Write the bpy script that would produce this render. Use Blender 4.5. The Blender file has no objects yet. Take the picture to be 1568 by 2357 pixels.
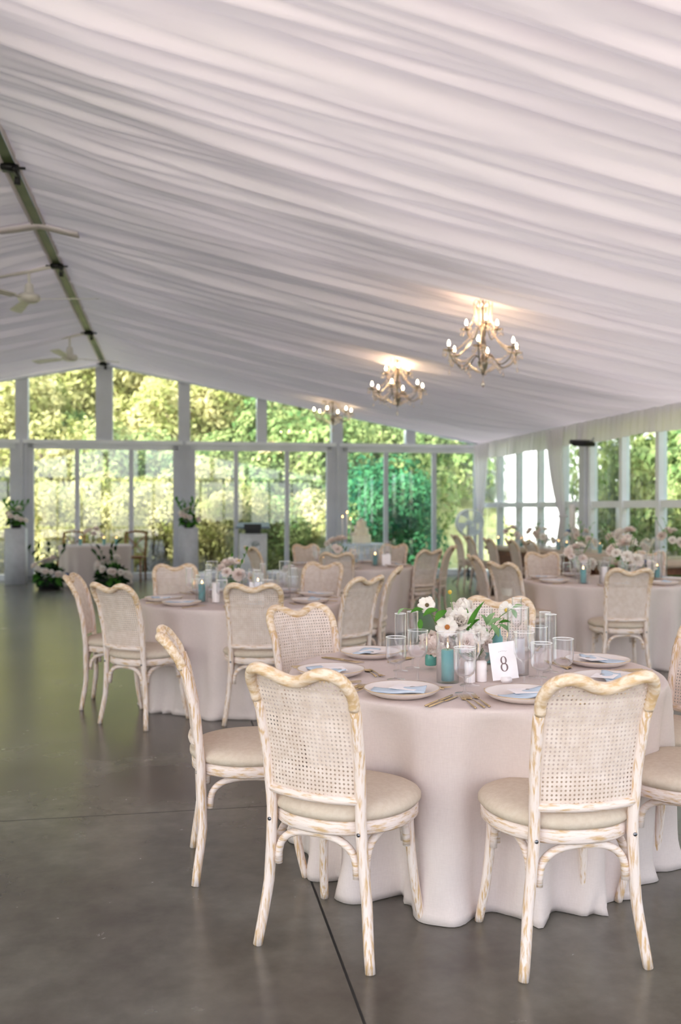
import bpy, bmesh, math, random
from math import sin, cos, pi, sqrt, atan2, hypot, radians as R
from mathutils import Vector, Matrix
random.seed(7)
C = bpy.context.scene.collection
SC = bpy.context.scene

# ------------------------------------------------------------------ camera, sky, sun, exposure
TH = R(10.256)                      # the tent's axis is turned this much from the camera's
CAM_H = 1.386
cam = bpy.data.cameras.new('camera')
cam.sensor_fit = 'VERTICAL'; cam.sensor_height = 36.0; cam.lens = 36.0 * 2150 / 2357
cam.clip_end = 400
cam.dof.use_dof = True; cam.dof.focus_distance = 3.25; cam.dof.aperture_fstop = 2.6
co = bpy.data.objects.new('camera', cam); C.objects.link(co)
co.location = (0, 0, CAM_H); co.rotation_euler = (R(90 - 0.27), 0, 0)
SC.camera = co
w = bpy.data.worlds.new('sky'); SC.world = w; w.use_nodes = True
nt = w.node_tree; nt.nodes.clear()
out = nt.nodes.new('ShaderNodeOutputWorld'); bg = nt.nodes.new('ShaderNodeBackground')
sky = nt.nodes.new('ShaderNodeTexSky'); sky.sky_type = 'HOSEK_WILKIE'; sky.turbidity = 5.0
sky.ground_albedo = 0.4
sund = Vector((-0.72, -0.40, 0.66)).normalized()
sky.sun_direction = sund
hsv = nt.nodes.new('ShaderNodeHueSaturation'); hsv.inputs['Saturation'].default_value = 0.5
nt.links.new(sky.outputs[0], hsv.inputs['Color']); nt.links.new(hsv.outputs[0], bg.inputs[0])
bg.inputs[1].default_value = 7.0
nt.links.new(bg.outputs[0], out.inputs[0])
sl = bpy.data.lights.new('sun', 'SUN'); sl.energy = 9.5; sl.angle = R(2.0); sl.color = (1.0, 0.93, 0.91)
so = bpy.data.objects.new('sun', sl); C.objects.link(so)
so.rotation_euler = sund.to_track_quat('Z', 'Y').to_euler(); so.location = (-10, -15, 20)
SC.view_settings.view_transform = 'Standard'; SC.view_settings.look = 'None'
SC.view_settings.gamma = 1.0; SC.view_settings.exposure = 1.62
SC.cycles.use_denoising = True
SC.cycles.max_bounces = 8; SC.cycles.diffuse_bounces = 6; SC.cycles.glossy_bounces = 3
SC.cycles.transmission_bounces = 4; SC.cycles.transparent_max_bounces = 24
SC.cycles.caustics_reflective = False; SC.cycles.caustics_refractive = False
SC.cycles.sample_clamp_indirect = 6.0

# ------------------------------------------------------------------ helpers
def lin(c):
    return tuple(((v / 255) / 12.92 if v / 255 <= 0.04045 else ((v / 255 + 0.055) / 1.055) ** 2.4) for v in c) + (1,)
MATS = {}
def newmat(name):
    m = bpy.data.materials.new(name); m.use_nodes = True; MATS[name] = m
    return m, m.node_tree, m.node_tree.nodes['Principled BSDF']
def texco(nt, scale=(1, 1, 1)):
    tc = nt.nodes.new('ShaderNodeTexCoord'); mp = nt.nodes.new('ShaderNodeMapping')
    mp.inputs['Scale'].default_value = scale
    nt.links.new(tc.outputs['Object'], mp.inputs[0]); return mp.outputs[0]
def ramp(nt, fac, stops):
    r = nt.nodes.new('ShaderNodeValToRGB'); nt.links.new(fac, r.inputs[0])
    while len(r.color_ramp.elements) < len(stops): r.color_ramp.elements.new(0.5)
    for e, (p, c) in zip(r.color_ramp.elements, stops): e.position = p; e.color = lin(c)
    return r.outputs[0]
def noise(nt, vec, sc, det=3, rough=0.55):
    n = nt.nodes.new('ShaderNodeTexNoise'); n.inputs['Scale'].default_value = sc
    n.inputs['Detail'].default_value = det; n.inputs['Roughness'].default_value = rough
    nt.links.new(vec, n.inputs['Vector']); return n.outputs[0]
def mat(name, c1, c2=None, sc=8, rough=0.6, scale=(1, 1, 1), metal=0, bump=0, bsc=None, lo=0.35, hi=0.65, spec=0.4, det=3):
    m, nt, b = newmat(name)
    b.inputs['Roughness'].default_value = rough; b.inputs['Metallic'].default_value = metal
    b.inputs['Specular IOR Level'].default_value = spec
    v = texco(nt, scale)
    f = noise(nt, v, sc, det)
    nt.links.new(ramp(nt, f, [(lo, c1), (hi, c2 or tuple(min(255, x * 1.06) for x in c1))]), b.inputs['Base Color'])
    if bump:
        bp = nt.nodes.new('ShaderNodeBump'); bp.inputs['Strength'].default_value = bump; bp.inputs['Distance'].default_value = 0.01
        nt.links.new(noise(nt, v, bsc or sc * 3, 2), bp.inputs['Height']); nt.links.new(bp.outputs[0], b.inputs['Normal'])
    return m
def emis(name, c, s):
    m, nt, b = newmat(name)
    b.inputs['Base Color'].default_value = lin(c); b.inputs['Emission Color'].default_value = lin(c)
    b.inputs['Emission Strength'].default_value = s; return m
def thin_glass(name, tint=(255, 255, 255), blend=0.25, gain=0.85, base=0.03, tr=(250, 252, 252), rough=0.03):
    m, nt, b = newmat(name); nt.nodes.remove(b)
    o = [n for n in nt.nodes if n.type == 'OUTPUT_MATERIAL'][0]
    t = nt.nodes.new('ShaderNodeBsdfTransparent'); t.inputs[0].default_value = lin(tr)
    g = nt.nodes.new('ShaderNodeBsdfGlossy'); g.inputs[0].default_value = lin(tint); g.inputs['Roughness'].default_value = rough
    lw0 = nt.nodes.new('ShaderNodeLayerWeight'); lw0.inputs[0].default_value = 0.5
    lw = nt.nodes.new('ShaderNodeMath'); lw.operation = 'POWER'; lw.inputs[1].default_value = blend
    nt.links.new(lw0.outputs['Facing'], lw.inputs[0])
    ma = nt.nodes.new('ShaderNodeMath'); ma.operation = 'MULTIPLY_ADD'; ma.inputs[1].default_value = gain; ma.inputs[2].default_value = base
    nt.links.new(lw.outputs[0], ma.inputs[0])
    x = nt.nodes.new('ShaderNodeMixShader'); nt.links.new(ma.outputs[0], x.inputs[0])
    nt.links.new(t.outputs[0], x.inputs[1]); nt.links.new(g.outputs[0], x.inputs[2]); nt.links.new(x.outputs[0], o.inputs[0])
    return m
def sheer(name, col, trans, c2=None, sc=3, scale=(1, 1, 1), bump=0.0, tcol=None):
    """cloth or leaf: diffuse + translucent"""
    m, nt, b = newmat(name); nt.nodes.remove(b)
    o = [n for n in nt.nodes if n.type == 'OUTPUT_MATERIAL'][0]
    d = nt.nodes.new('ShaderNodeBsdfDiffuse'); t = nt.nodes.new('ShaderNodeBsdfTranslucent')
    v = texco(nt, scale)
    cc = ramp(nt, noise(nt, v, sc), [(0.35, col), (0.65, c2 or col)])
    nt.links.new(cc, d.inputs[0])
    if tcol: t.inputs[0].default_value = lin(tcol)
    else: nt.links.new(cc, t.inputs[0])
    x = nt.nodes.new('ShaderNodeMixShader'); x.inputs[0].default_value = trans
    nt.links.new(d.outputs[0], x.inputs[1]); nt.links.new(t.outputs[0], x.inputs[2]); nt.links.new(x.outputs[0], o.inputs[0])
    if bump:
        bp = nt.nodes.new('ShaderNodeBump'); bp.inputs['Strength'].default_value = bump; bp.inputs['Distance'].default_value = 0.004
        nt.links.new(noise(nt, v, sc * 30, 2), bp.inputs['Height']); nt.links.new(bp.outputs[0], d.inputs['Normal'])
    return m
def mesh(name, verts, faces, m, parent=None, smooth=True):
    me = bpy.data.meshes.new(name); me.from_pydata(verts, [], faces); me.update()
    if smooth:
        for p in me.polygons: p.use_smooth = True
    me.materials.append(m)
    o = bpy.data.objects.new(name, me); C.objects.link(o)
    if parent: o.parent = parent
    return o
class MB:
    def __init__(s): s.v = []; s.f = []
    def add(s, vs, fs):
        n = len(s.v); s.v += [tuple(v) for v in vs]; s.f += [tuple(i + n for i in f) for f in fs]; return s
    def box(s, x0, x1, y0, y1, z0, z1, M=None, bev=0):
        if bev:
            bm = bmesh.new(); bmesh.ops.create_cube(bm, size=1)
            for v in bm.verts: v.co = Vector(((x0 + x1) / 2 + v.co.x * (x1 - x0), (y0 + y1) / 2 + v.co.y * (y1 - y0), (z0 + z1) / 2 + v.co.z * (z1 - z0)))
            bmesh.ops.bevel(bm, geom=bm.edges[:], offset=bev, segments=2, affect='EDGES')
            bm.verts.index_update()
            vs = [v.co.copy() for v in bm.verts]; fs = [[v.index for v in f.verts] for f in bm.faces]; bm.free()
        else:
            vs = [Vector(p) for p in ((x0, y0, z0), (x1, y0, z0), (x1, y1, z0), (x0, y1, z0), (x0, y0, z1), (x1, y0, z1), (x1, y1, z1), (x0, y1, z1))]
            fs = [(0, 3, 2, 1), (4, 5, 6, 7), (0, 1, 5, 4), (1, 2, 6, 5), (2, 3, 7, 6), (3, 0, 4, 7)]
        if M is not None: vs = [M @ v for v in vs]
        return s.add(vs, fs)
    def tube(s, pts, r, n=10, cap=True, flat=None):
        pts = [Vector(p) for p in pts]; k = len(pts)
        rs = r if isinstance(r, (list, tuple)) else [r] * k
        vs = []; fs = []; prev = None
        for i, p in enumerate(pts):
            d = (pts[min(i + 1, k - 1)] - pts[max(i - 1, 0)])
            d = d.normalized() if d.length > 1e-9 else Vector((0, 0, 1))
            if prev is None:
                a = Vector((1, 0, 0)) if abs(d.x) < 0.8 else Vector((0, 1, 0))
                e1 = (a - d * a.dot(d)).normalized()
            else:
                e1 = (prev - d * prev.dot(d)).normalized()
            prev = e1; e2 = d.cross(e1)
            for j in range(n):
                t = 2 * pi * j / n
                vs.append(p + (e1 * cos(t) + e2 * sin(t) * (flat or 1)) * rs[i])
        for i in range(k - 1):
            for j in range(n):
                fs.append((i * n + j, i * n + (j + 1) % n, (i + 1) * n + (j + 1) % n, (i + 1) * n + j))
        if cap: fs += [tuple(range(n))[::-1], tuple((k - 1) * n + j for j in range(n))]
        return s.add(vs, fs)
    def lathe(s, prof, n=24, o=(0, 0, 0), cap0=False, cap1=False):
        vs = []; fs = []; k = len(prof)
        for r, z in prof:
            for j in range(n):
                t = 2 * pi * j / n; vs.append((o[0] + r * cos(t), o[1] + r * sin(t), o[2] + z))
        for i in range(k - 1):
            for j in range(n):
                fs.append((i * n + j, i * n + (j + 1) % n, (i + 1) * n + (j + 1) % n, (i + 1) * n + j))
        if cap0: fs.append(tuple(range(n))[::-1])
        if cap1: fs.append(tuple((k - 1) * n + j for j in range(n)))
        return s.add(vs, fs)
    def xf(s, M): s.v = [tuple(M @ Vector(v)) for v in s.v]; return s
    def build(s, name, m, parent=None, smooth=True): return mesh(name, s.v, s.f, m, parent, smooth)
def tag(o, label=None, cat=None, group=None, kind=None):
    if label: o['label'] = label
    if cat: o['category'] = cat
    if group: o['group'] = group
    if kind: o['kind'] = kind
    return o
def thing(name, label, cat, loc=(0, 0, 0), rz=0, group=None):
    o = bpy.data.objects.new(name, None); C.objects.link(o); o.empty_display_size = 0.05
    o.location = loc; o.rotation_euler = (0, 0, rz)
    return tag(o, label, cat, group)
def dup(o, loc=None, rz=None, label=None, group=None, parent=None, scale=None):
    c = o.copy(); C.objects.link(c)
    if parent is not None: c.parent = parent
    for ch in list(o.children): dup(ch, parent=c)
    if loc is not None: c.location = loc
    if rz is not None: c.rotation_euler = (0, 0, rz)
    if scale is not None: c.scale = (scale,) * 3
    if label: c['label'] = label
    if group: c['group'] = group
    return c
def struct(o, label=None):
    o['kind'] = 'structure'
    if label: o['label'] = label
    return o
def curve(pts, n=6):
    """Catmull-Rom through pts"""
    P = [Vector(p) for p in pts]; P = [P[0] * 2 - P[1]] + P + [P[-1] * 2 - P[-2]]; o = []
    for i in range(1, len(P) - 2):
        for k in range(n):
            t = k / n; a, b, c, d = P[i - 1:i + 3]
            o.append(0.5 * ((2 * b) + (c - a) * t + (2 * a - 5 * b + 4 * c - d) * t * t + (3 * b - a - 3 * c + d) * t ** 3))
    o.append(P[-2]); return o
def tw(u, v, h=0): return Vector((u * cos(TH) - v * sin(TH), u * sin(TH) + v * cos(TH), h))
def at(px, py, h):           # where the sight line of a picture point meets the level h
    y = (CAM_H - h) * 2150 / (py - 1168); return Vector(((px - 784) / 2150 * y, y, h))
def atd(px, py, y): return Vector(((px - 784) / 2150 * y, y, CAM_H - (py - 1168) * y / 2150))
def tent(o): o.rotation_euler = (0, 0, TH); return o

# ------------------------------------------------------------------ materials
M_floor, nt, b = newmat('polished_concrete')
v = texco(nt)
n1 = noise(nt, v, 0.9, 5, 0.6); n2 = noise(nt, v, 6, 6, 0.65)
c1 = ramp(nt, n1, [(0.35, (84, 77, 71)), (0.5, (102, 98, 90)), (0.68, (124, 121, 113))])
c2 = ramp(nt, n2, [(0.3, (170, 162, 156)), (0.7, (250, 247, 243))])
mx = nt.nodes.new('ShaderNodeMix'); mx.data_type = 'RGBA'; mx.blend_type = 'MULTIPLY'; mx.inputs[0].default_value = 0.55
nt.links.new(c1, mx.inputs[6]); nt.links.new(c2, mx.inputs[7]); nt.links.new(mx.outputs[2], b.inputs['Base Color'])
rr = nt.nodes.new('ShaderNodeMapRange'); rr.inputs[3].default_value = 0.20; rr.inputs[4].default_value = 0.31
nt.links.new(n2, rr.inputs[0]); nt.links.new(rr.outputs[0], b.inputs['Roughness']); b.inputs['Specular IOR Level'].default_value = 0.8
bp = nt.nodes.new('ShaderNodeBump'); bp.inputs['Strength'].default_value = 0.12; bp.inputs['Distance'].default_value = 0.003
nt.links.new(n2, bp.inputs['Height']); nt.links.new(bp.outputs[0], b.inputs['Normal'])
M_liner = sheer('ceiling_fabric', (240, 230, 236), 0.072, (241, 232, 237), sc=1.5)
M_drape = sheer('drape_fabric', (240, 236, 240), 0.4)
M_metal = mat('grey_frame', (196, 197, 206), (206, 207, 216), sc=2, rough=0.45)
M_metalw = mat('white_frame', (225, 227, 232), rough=0.4, sc=2)
M_dark = mat('dark_gap', (34, 32, 30), rough=0.8)
M_black = mat('black_metal', (26, 25, 27), rough=0.5)
M_olive = mat('olive_ridge', (86, 98, 66), (104, 116, 80), rough=0.4, sc=3)
M_pane = thin_glass('window_glass', (255, 255, 255), 4.0, 0.8, 0.085, (240, 250, 246), 0.0)
M_clear = thin_glass('added_clear_roof_film', (255, 255, 255), 4.0, 0.5, 0.03, (252, 252, 252), 0.0)
M_glass = thin_glass('clear_glass', (255, 255, 255), 2.3, 1.0, 0.02, (253, 253, 254), 0.12)
M_glint = mat('glass_rim_glint', (244, 240, 240), rough=0.15)  # opaque white paints in the light that glass rims catch
M_wood = mat('whitewashed_wood', (202, 166, 122), (230, 213, 204), sc=5, rough=0.62, scale=(26, 26, 2.6), lo=0.35, hi=0.50, bump=0.25, bsc=6, det=5)
nt = M_wood.node_tree; rn = [n for n in nt.nodes if n.type == 'VALTORGB'][0]; src = rn.inputs[0].links[0].from_socket
tc = nt.nodes.new('ShaderNodeTexCoord'); sx = nt.nodes.new('ShaderNodeSeparateXYZ'); nt.links.new(tc.outputs['Object'], sx.inputs[0])
for f0, f1, t0, t1 in ((.66, .86, 0, .13), (.0, .16, .07, 0)):       # more bare wood towards the crest and the feet
    mr = nt.nodes.new('ShaderNodeMapRange'); nt.links.new(sx.outputs[2], mr.inputs[0])
    for i_, v_ in enumerate((f0, f1, t0, t1)): mr.inputs[i_ + 1].default_value = v_
    sb = nt.nodes.new('ShaderNodeMath'); sb.operation = 'SUBTRACT'; nt.links.new(src, sb.inputs[0]); nt.links.new(mr.outputs[0], sb.inputs[1]); src = sb.outputs[0]
nt.links.new(src, rn.inputs[0])
M_woodh = mat('whitewashed_wood_rail', (204, 170, 128), (230, 213, 204), sc=5, rough=0.62, scale=(4, 4, 26), lo=0.35, hi=0.50, bump=0.25, bsc=6, det=5)
M_woodt = mat('worn_rail_wood', (206, 172, 130), (230, 210, 190), sc=5, rough=0.6, scale=(4, 14, 14), lo=0.38, hi=0.6, bump=0.25, bsc=6, det=5)
M_cane = mat('cane_webbing', (212, 192, 178), (224, 207, 196), sc=30, rough=0.7)
M_pad = mat('beige_seat_fabric', (198, 181, 163), (205, 190, 173), sc=60, rough=0.9, bump=0.15, bsc=400, spec=0.15)
M_bolt = mat('steel_bolt', (120, 120, 125), rough=0.3, metal=0.9)
M_oak = mat('brown_chair_wood', (120, 76, 40), (152, 100, 58), sc=5, rough=0.5, scale=(8, 8, 1.5))
M_linen, nt, b = newmat('linen_cloth')
v = texco(nt)
nA = noise(nt, texco(nt, (1, 1, 0.12)), 260, 2); nB = noise(nt, texco(nt, (0.15, 0.15, 1)), 300, 2)
ad = nt.nodes.new('ShaderNodeMath'); ad.operation = 'ADD'; nt.links.new(nA, ad.inputs[0]); nt.links.new(nB, ad.inputs[1])
hf = nt.nodes.new('ShaderNodeMath'); hf.operation = 'MULTIPLY'; hf.inputs[1].default_value = 0.5; nt.links.new(ad.outputs[0], hf.inputs[0])
nt.links.new(ramp(nt, hf.outputs[0], [(0.2, (209, 193, 187)), (0.8, (220, 205, 199))]), b.inputs['Base Color'])
b.inputs['Roughness'].default_value = 0.9; b.inputs['Specular IOR Level'].default_value = 0.15
bp = nt.nodes.new('ShaderNodeBump'); bp.inputs['Strength'].default_value = 0.2; bp.inputs['Distance'].default_value = 0.002
nt.links.new(hf.outputs[0], bp.inputs['Height']); nt.links.new(bp.outputs[0], b.inputs['Normal'])
M_lace = mat('pale_blue_cloth', (200, 214, 226), (222, 230, 236), sc=12, rough=0.85)
M_plate = mat('cream_stoneware', (226, 214, 208), (232, 221, 215), sc=4, rough=0.35)
M_rim = mat('tan_plate_rim', (196, 168, 136), rough=0.4)
M_napkin = mat('pale_blue_napkin', (192, 206, 220), (204, 216, 228), sc=10, rough=0.9)
M_paper = mat('white_card', (242, 234, 234), rough=0.8)
M_ink = mat('grey_brown_ink', (132, 112, 112), rough=0.8)
M_seal = mat('silver_seal', (165, 158, 156), rough=0.6)
M_gold = mat('brushed_gold', (206, 178, 132), (220, 196, 152), sc=20, rough=0.28, metal=0.9)
M_teal = mat('teal_wax', (112, 168, 168), (134, 186, 186), sc=14, rough=0.4)
M_tealg = mat('teal_glass', (84, 150, 138), (100, 164, 152), sc=8, rough=0.15)
M_wax = mat('white_wax', (240, 230, 228), rough=0.45)
M_flame = emis('candle_flame', (255, 190, 110), 9)
M_bulb = emis('warm_bulb', (255, 226, 170), 22)
M_petal = sheer('white_petal', (252, 244, 236), 0.42, (253, 247, 242), sc=20)
M_blush = sheer('blush_petal', (251, 238, 230), 0.42, (251, 238, 232), sc=20)
M_yell = mat('yellow_centre', (214, 190, 90), (190, 150, 50), sc=60)
M_orng = mat('rust_centre', (150, 84, 40), (190, 120, 50), sc=60)
M_darkc = mat('dark_centre', (70, 56, 40), (110, 90, 50), sc=80)
M_crim = mat('crimson_fleck', (170, 30, 60))
M_bluef = sheer('blue_petal', (98, 120, 176), 0.2, (130, 150, 200), sc=20)
M_leaf = sheer('green_leaf', (62, 116, 44), 0.3, (92, 142, 62), sc=9)
M_leafl = sheer('pale_leaf', (136, 172, 120), 0.35, (158, 190, 140), sc=9)
M_dleaf = sheer('dark_leaf', (26, 44, 28), 0.15, (44, 66, 40), sc=9)
M_stem = mat('green_stem', (96, 130, 62))
M_white = mat('white_paint', (222, 222, 226), rough=0.55)
M_ped = mat('pedestal_paint', (200, 200, 206), rough=0.5)
M_cake = mat('cream_icing', (240, 228, 204), rough=0.6)
M_brown = mat('dark_table_wood', (104, 66, 50), (128, 84, 62), sc=4, rough=0.45, scale=(6, 1, 6))
M_runner = mat('table_top_wood', (190, 168, 146), (204, 184, 162), sc=6, rough=0.5)
M_crystal = thin_glass('crystal', (255, 244, 232), 2.0, 0.6, 0.30, (240, 236, 232), 0.05)
M_nickel = mat('antique_nickel', (140, 132, 122), rough=0.3, metal=0.85)
M_fan = mat('fan_cream', (214, 208, 200), rough=0.4)
M_guard = thin_glass('fan_guard_mesh', (255, 255, 255), 3, 0.3, 0.3, (230, 235, 240), 0.4)
M_grille = mat('fan_grille', (228, 234, 240), rough=0.5)
M_grass = mat('lawn', (140, 144, 92), (176, 176, 124), sc=3, rough=0.95)
M_patio = mat('pale_paving', (206, 200, 184), rough=0.9)
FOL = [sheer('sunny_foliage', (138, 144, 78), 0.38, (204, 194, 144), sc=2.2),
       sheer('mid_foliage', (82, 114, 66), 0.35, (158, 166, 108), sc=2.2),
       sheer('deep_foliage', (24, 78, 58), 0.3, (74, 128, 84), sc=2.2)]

# ------------------------------------------------------------------ the setting
UR, UL, UW = -1.28, -8.90, 6.34          # ridge, left wall, right wall across the tent
VG, VB = 18.55, -4.6                    # gable wall ahead, gable wall behind the camera
HR, HE = 4.17, 2.70                      # ridge and eave heights
def roof(u): return HR - (HR - HE) * abs(u - UR) / (UW - UR)
G = MB().box(UL - 0.3, UW + 0.3, VB - 0.3, VG + 0.25, -0.12, 0.0)
struct(tent(G.build('floor', M_floor, smooth=False)), 'polished grey concrete floor of the tent')
g = MB()
g.box(0.505, 0.513, VB, VG, -0.01, 0.0008)
g.box(UL, UW, 4.32, 4.3225, -0.01, 0.0005); g.box(-5.0, -4.993, VB, VG, -0.01, 0.0008)
struct(tent(g.build('trim_1', M_dark, smooth=False)), 'thin dark saw-cut joints in the concrete floor')

# draped ceiling: pleats run from the ridge to the eaves
rs = random.Random(3)
waves = [(2 * pi / wl, amp, rs.uniform(0, 7), rs.uniform(-0.25, 0.25)) for wl, amp in
         ((0.93, .011), (0.61, .012), (0.41, .012), (0.29, .010), (0.205, .009), (0.15, .006), (0.113, .004), (1.7, .010))]
FR = [-8.5, -3.97, 0.53, 5.03, 9.53, 14.03, 18.55]
def pleat(u, v):
    k = abs(u - UR)
    s = 0
    for f, a, p, d in waves:
        s += a * sin(f * (v + 0.10 * sin(k * 0.5 + p * 2)) + p + d * k * 1.5)
    s *= 1.35
    s += 0.030 * (1 - abs(sin(v * 5.3 + 1.9 * sin(v * 1.1 + .08 * k) + .12 * k))) ** 5 * (.5 + .5 * sin(v * 1.3 + 1))
    s += 0.022 * (1 - abs(sin(v * 11.7 + 2.9 * sin(v * .9 + .1 * k)))) ** 4 * (.5 + .5 * sin(v * 2.1))
    s += 0.012 * abs(sin(v * 9.1 + 2.3 * sin(v * 1.7) + 0.15 * k)) * (1 + sin(v * 2.3))
    # panels hang between the frames
    for a, b_ in zip(FR, FR[1:]):
        if a <= v < b_:
            t = (v - a) / (b_ - a); s -= 0.16 * (t ** 0.55) * (1 - t) ** 1.2 * 1.9 * sin(pi * min(1, k / 7.6)) ** 0.6 + 0.0
    return s
def ceiling_side(name, u0, u1, nu, dv, v0):
    vs = []; fs = []; nv = int((VG - v0) / dv)
    for j in range(nv + 1):
        v = v0 + (VG - 0.02 - v0) * j / nv
        ed = min(1, (VG - v) / 0.3)
        for i in range(nu + 1):
            t = i / nu; u = u0 + (u1 - u0) * t
            e = min(1, t * 8 + 0.25, (1 - t) * 10 + 0.15)
            vs.append((u, v, roof(u) + pleat(u, v) * e * max(0.15, ed) - 0.05 * sin(pi * t) * ed))
    for j in range(nv):
        for i in range(nu):
            a = j * (nu + 1) + i; fs.append((a, a + 1, a + nu + 2, a + nu + 1))
    o = mesh(name, vs, fs, M_liner); tent(o); return o
cr = ceiling_side('ceiling', UR + 0.045, UW, 40, 0.024, -1.6)
struct(cr, 'pleated white fabric ceiling lining, right of the ridge')
cl = ceiling_side('ceiling', UR - 0.045, UL, 24, 0.03, -1.6)
struct(cl, 'pleated white fabric ceiling lining, left of the ridge')
for u1 in (UW, UL):
    bb = MB().add([(UR, VB, HR), (u1, VB, HE), (u1, -1.6, HE), (UR, -1.6, HR)], [(0, 1, 2, 3)])
    struct(tent(bb.build('ceiling', M_clear)), 'unseen clear roof panel added over the rear bays for more light')  # see-through roof out of view, added to let more daylight in
# ridge
rb = MB().box(UR - 0.04, UR + 0.04, VB, VG, HR - 0.02, HR + 0.06)
struct(tent(rb.build('trim_2', M_olive, smooth=False)), 'olive green ridge rail under the roof')
rb = MB()
for s_ in (-1, 1): rb.tube([(UR + s_ * 0.06, VB, HR - 0.012), (UR + s_ * 0.06, VG, HR - 0.012)], 0.018, 8)
struct(tent(rb.build('trim_3', M_liner)), 'white cloth hems on both sides of the ridge rail')
band = MB()
for s_ in (-1, 1):
    pts = []
    for k in range(6):
        u = UR + s_ * k * 0.075
        pts.append((u, HR - 0.025 - (HR - HE) * abs(u - UR) / 7.62 * 0.98))
    vs = [(p[0], 9.50 + dv, p[1] + dz) for p in pts for dv, dz in ((0, 0), (0.16, 0), (0.16, 0.03), (0, 0.03))]
    fs = [(4 * k + a, 4 * k + (a + 1) % 4, 4 * k + 4 + (a + 1) % 4, 4 * k + 4 + a) for k in range(5) for a in range(4)]
    band.add(vs, fs)
struct(tent(band.build('trim_4', M_liner)), 'white cloth wrap around the frame at the ridge')
for k, v_ in enumerate((7.9, 11.02, 15.16, 18.35)):
    c_ = thing('ridge_clamp', ['black clamp on the ridge, nearest of the four', 'black clamp on the ridge beside the nearer ceiling fan bar', 'black clamp on the ridge above the farther ceiling fan bar', 'black clamp at the ridge end above the gable post'][k], 'clamp', tw(UR, v_, HR), TH, 'ridge clamps')
    q = MB().box(-0.07, 0.07, -0.05, 0.05, -0.07, -0.02, bev=0.008); q.box(-0.12, 0.12, -0.012, 0.012, -0.05, -0.035)
    q.tube([(0.04, -0.06, -0.06), (0.05, 0.05, -0.08)], 0.02, 8); q.build('bracket', M_black, c_)
    q = MB().tube([(0.03, 0.17, -0.03), (0.03, 0.17, -0.12)], [0.02, 0.028], 8); q.tube([(0, 0.05, -0.03), (0.03, 0.17, -0.06)], 0.008, 6); q.build('hook', M_black, c_)

# gable wall ahead: posts, transom, mullions, panes
HT = 2.63
US = [UR + 1.525 + 3.05 * k for k in (-3, -2, -1, 0, 1, 2)]      # main posts: ..., -2.80, .25, 3.30, 6.35
def gable(v, sgn, name, lab, glazed=True):
    for k, u in enumerate(US[:-1]):
        p = MB()
        p.box(u - 0.115, u + 0.115, v, v + 0.2, 0, roof(u) - 0.02); p.box(u - 0.03, u + 0.03, v - 0.05 * sgn - 0.03, v - 0.05 * sgn + 0.03, 0, HT)
        for s_ in (-1, 1): p.box(u + s_ * 0.165 - 0.05, u + s_ * 0.165 + 0.05, v + 0.02, v + 0.14, 0, HT)
        struct(tent(p.build(name, M_metal, smooth=False)), 'grey gable wall post')
    for k in range(5):
        u = US[0] + 1.525 + 3.05 * k
        wd = 0.16 if abs(u - UR) < 0.1 else 0.10
        p = MB().box(u - wd, u + wd, v, v + 0.18, HT, roof(u) - 0.02); struct(tent(p.build(name, M_metal, smooth=False)), 'upper grey post above the transom')
    b_ = MB()
    for k in range(-1, 6):
        a, c = (US[k] if k >= 0 else UL), (US[k + 1] if k < 5 else UW)
        if k == 5: continue
        b_.box(a + 0.03, c - 0.03, v - 0.05, v + 0.14, HT - 0.02, HT + 0.055)
        b_.box(a + 0.11, c - 0.11, v + 0.02, v + 0.12, HT - 0.12, HT - 0.02)
        b_.box(a + 0.11, c - 0.11, v + 0.02, v + 0.12, 0.0, 0.11)
    struct(tent(b_.build(name, M_metalw, smooth=False)), 'grey transom beam and sill across the gable')
    for k in range(-1, 5):
        a, c = (US[k] if k >= 0 else UL), US[k + 1]
        fr = MB()
        for t in ((1 / 3, 2 / 3) if k >= 0 else ()):
            u = a + (c - a) * t; fr.box(u - 0.042, u + 0.042, v + 0.03, v + 0.12, 0.1, HT - 0.1)
        fr.box(a + 0.1, a + 0.16, v + 0.03, v + 0.11, 0.1, HT - 0.1); fr.box(c - 0.16, c - 0.1, v + 0.03, v + 0.11, 0.1, HT - 0.1)
        wname = 'window_%d' % (WN[0]); WN[0] += 1
        f = struct(tent(fr.build(wname, M_metal, smooth=False)), lab)
        if not glazed: continue
        g_ = MB().add([(a, v + 0.08, 0.1), (c, v + 0.08, 0.1), (c, v + 0.08, HT), (a, v + 0.08, HT)], [(0, 1, 2, 3)])
        g_.build('pane', M_pane, f, False)
        m_ = (a + c) / 2
        for x0, x1 in ((a, m_), (m_, c)):
            MB().add([(x0, v + 0.09, HT), (x1, v + 0.09, HT), (x1, v + 0.09, roof(x1)), (x0, v + 0.09, roof(x0))], [(0, 1, 2, 3)]).build('upper_pane', M_pane, f, False)
WN = [1]
gable(VG, 1, 'wall_gable', 'tall clear glass panels of the gable wall, garden behind')
gable(VB, 1, 'wall_rear', 'unseen gable bays behind the camera, left unglazed for more light', False)  # panes left out of the unseen rear gable to admit more light
# bright hem where the lining meets the gable
hm = MB().tube([(UL, VG - 0.03, HE - 0.01), (UR, VG - 0.03, HR - 0.03), (UW, VG - 0.03, HE - 0.01)], 0.03, 8)
struct(tent(hm.build('trim_5', M_metalw)), 'white gable edge beam under the lining')
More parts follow.
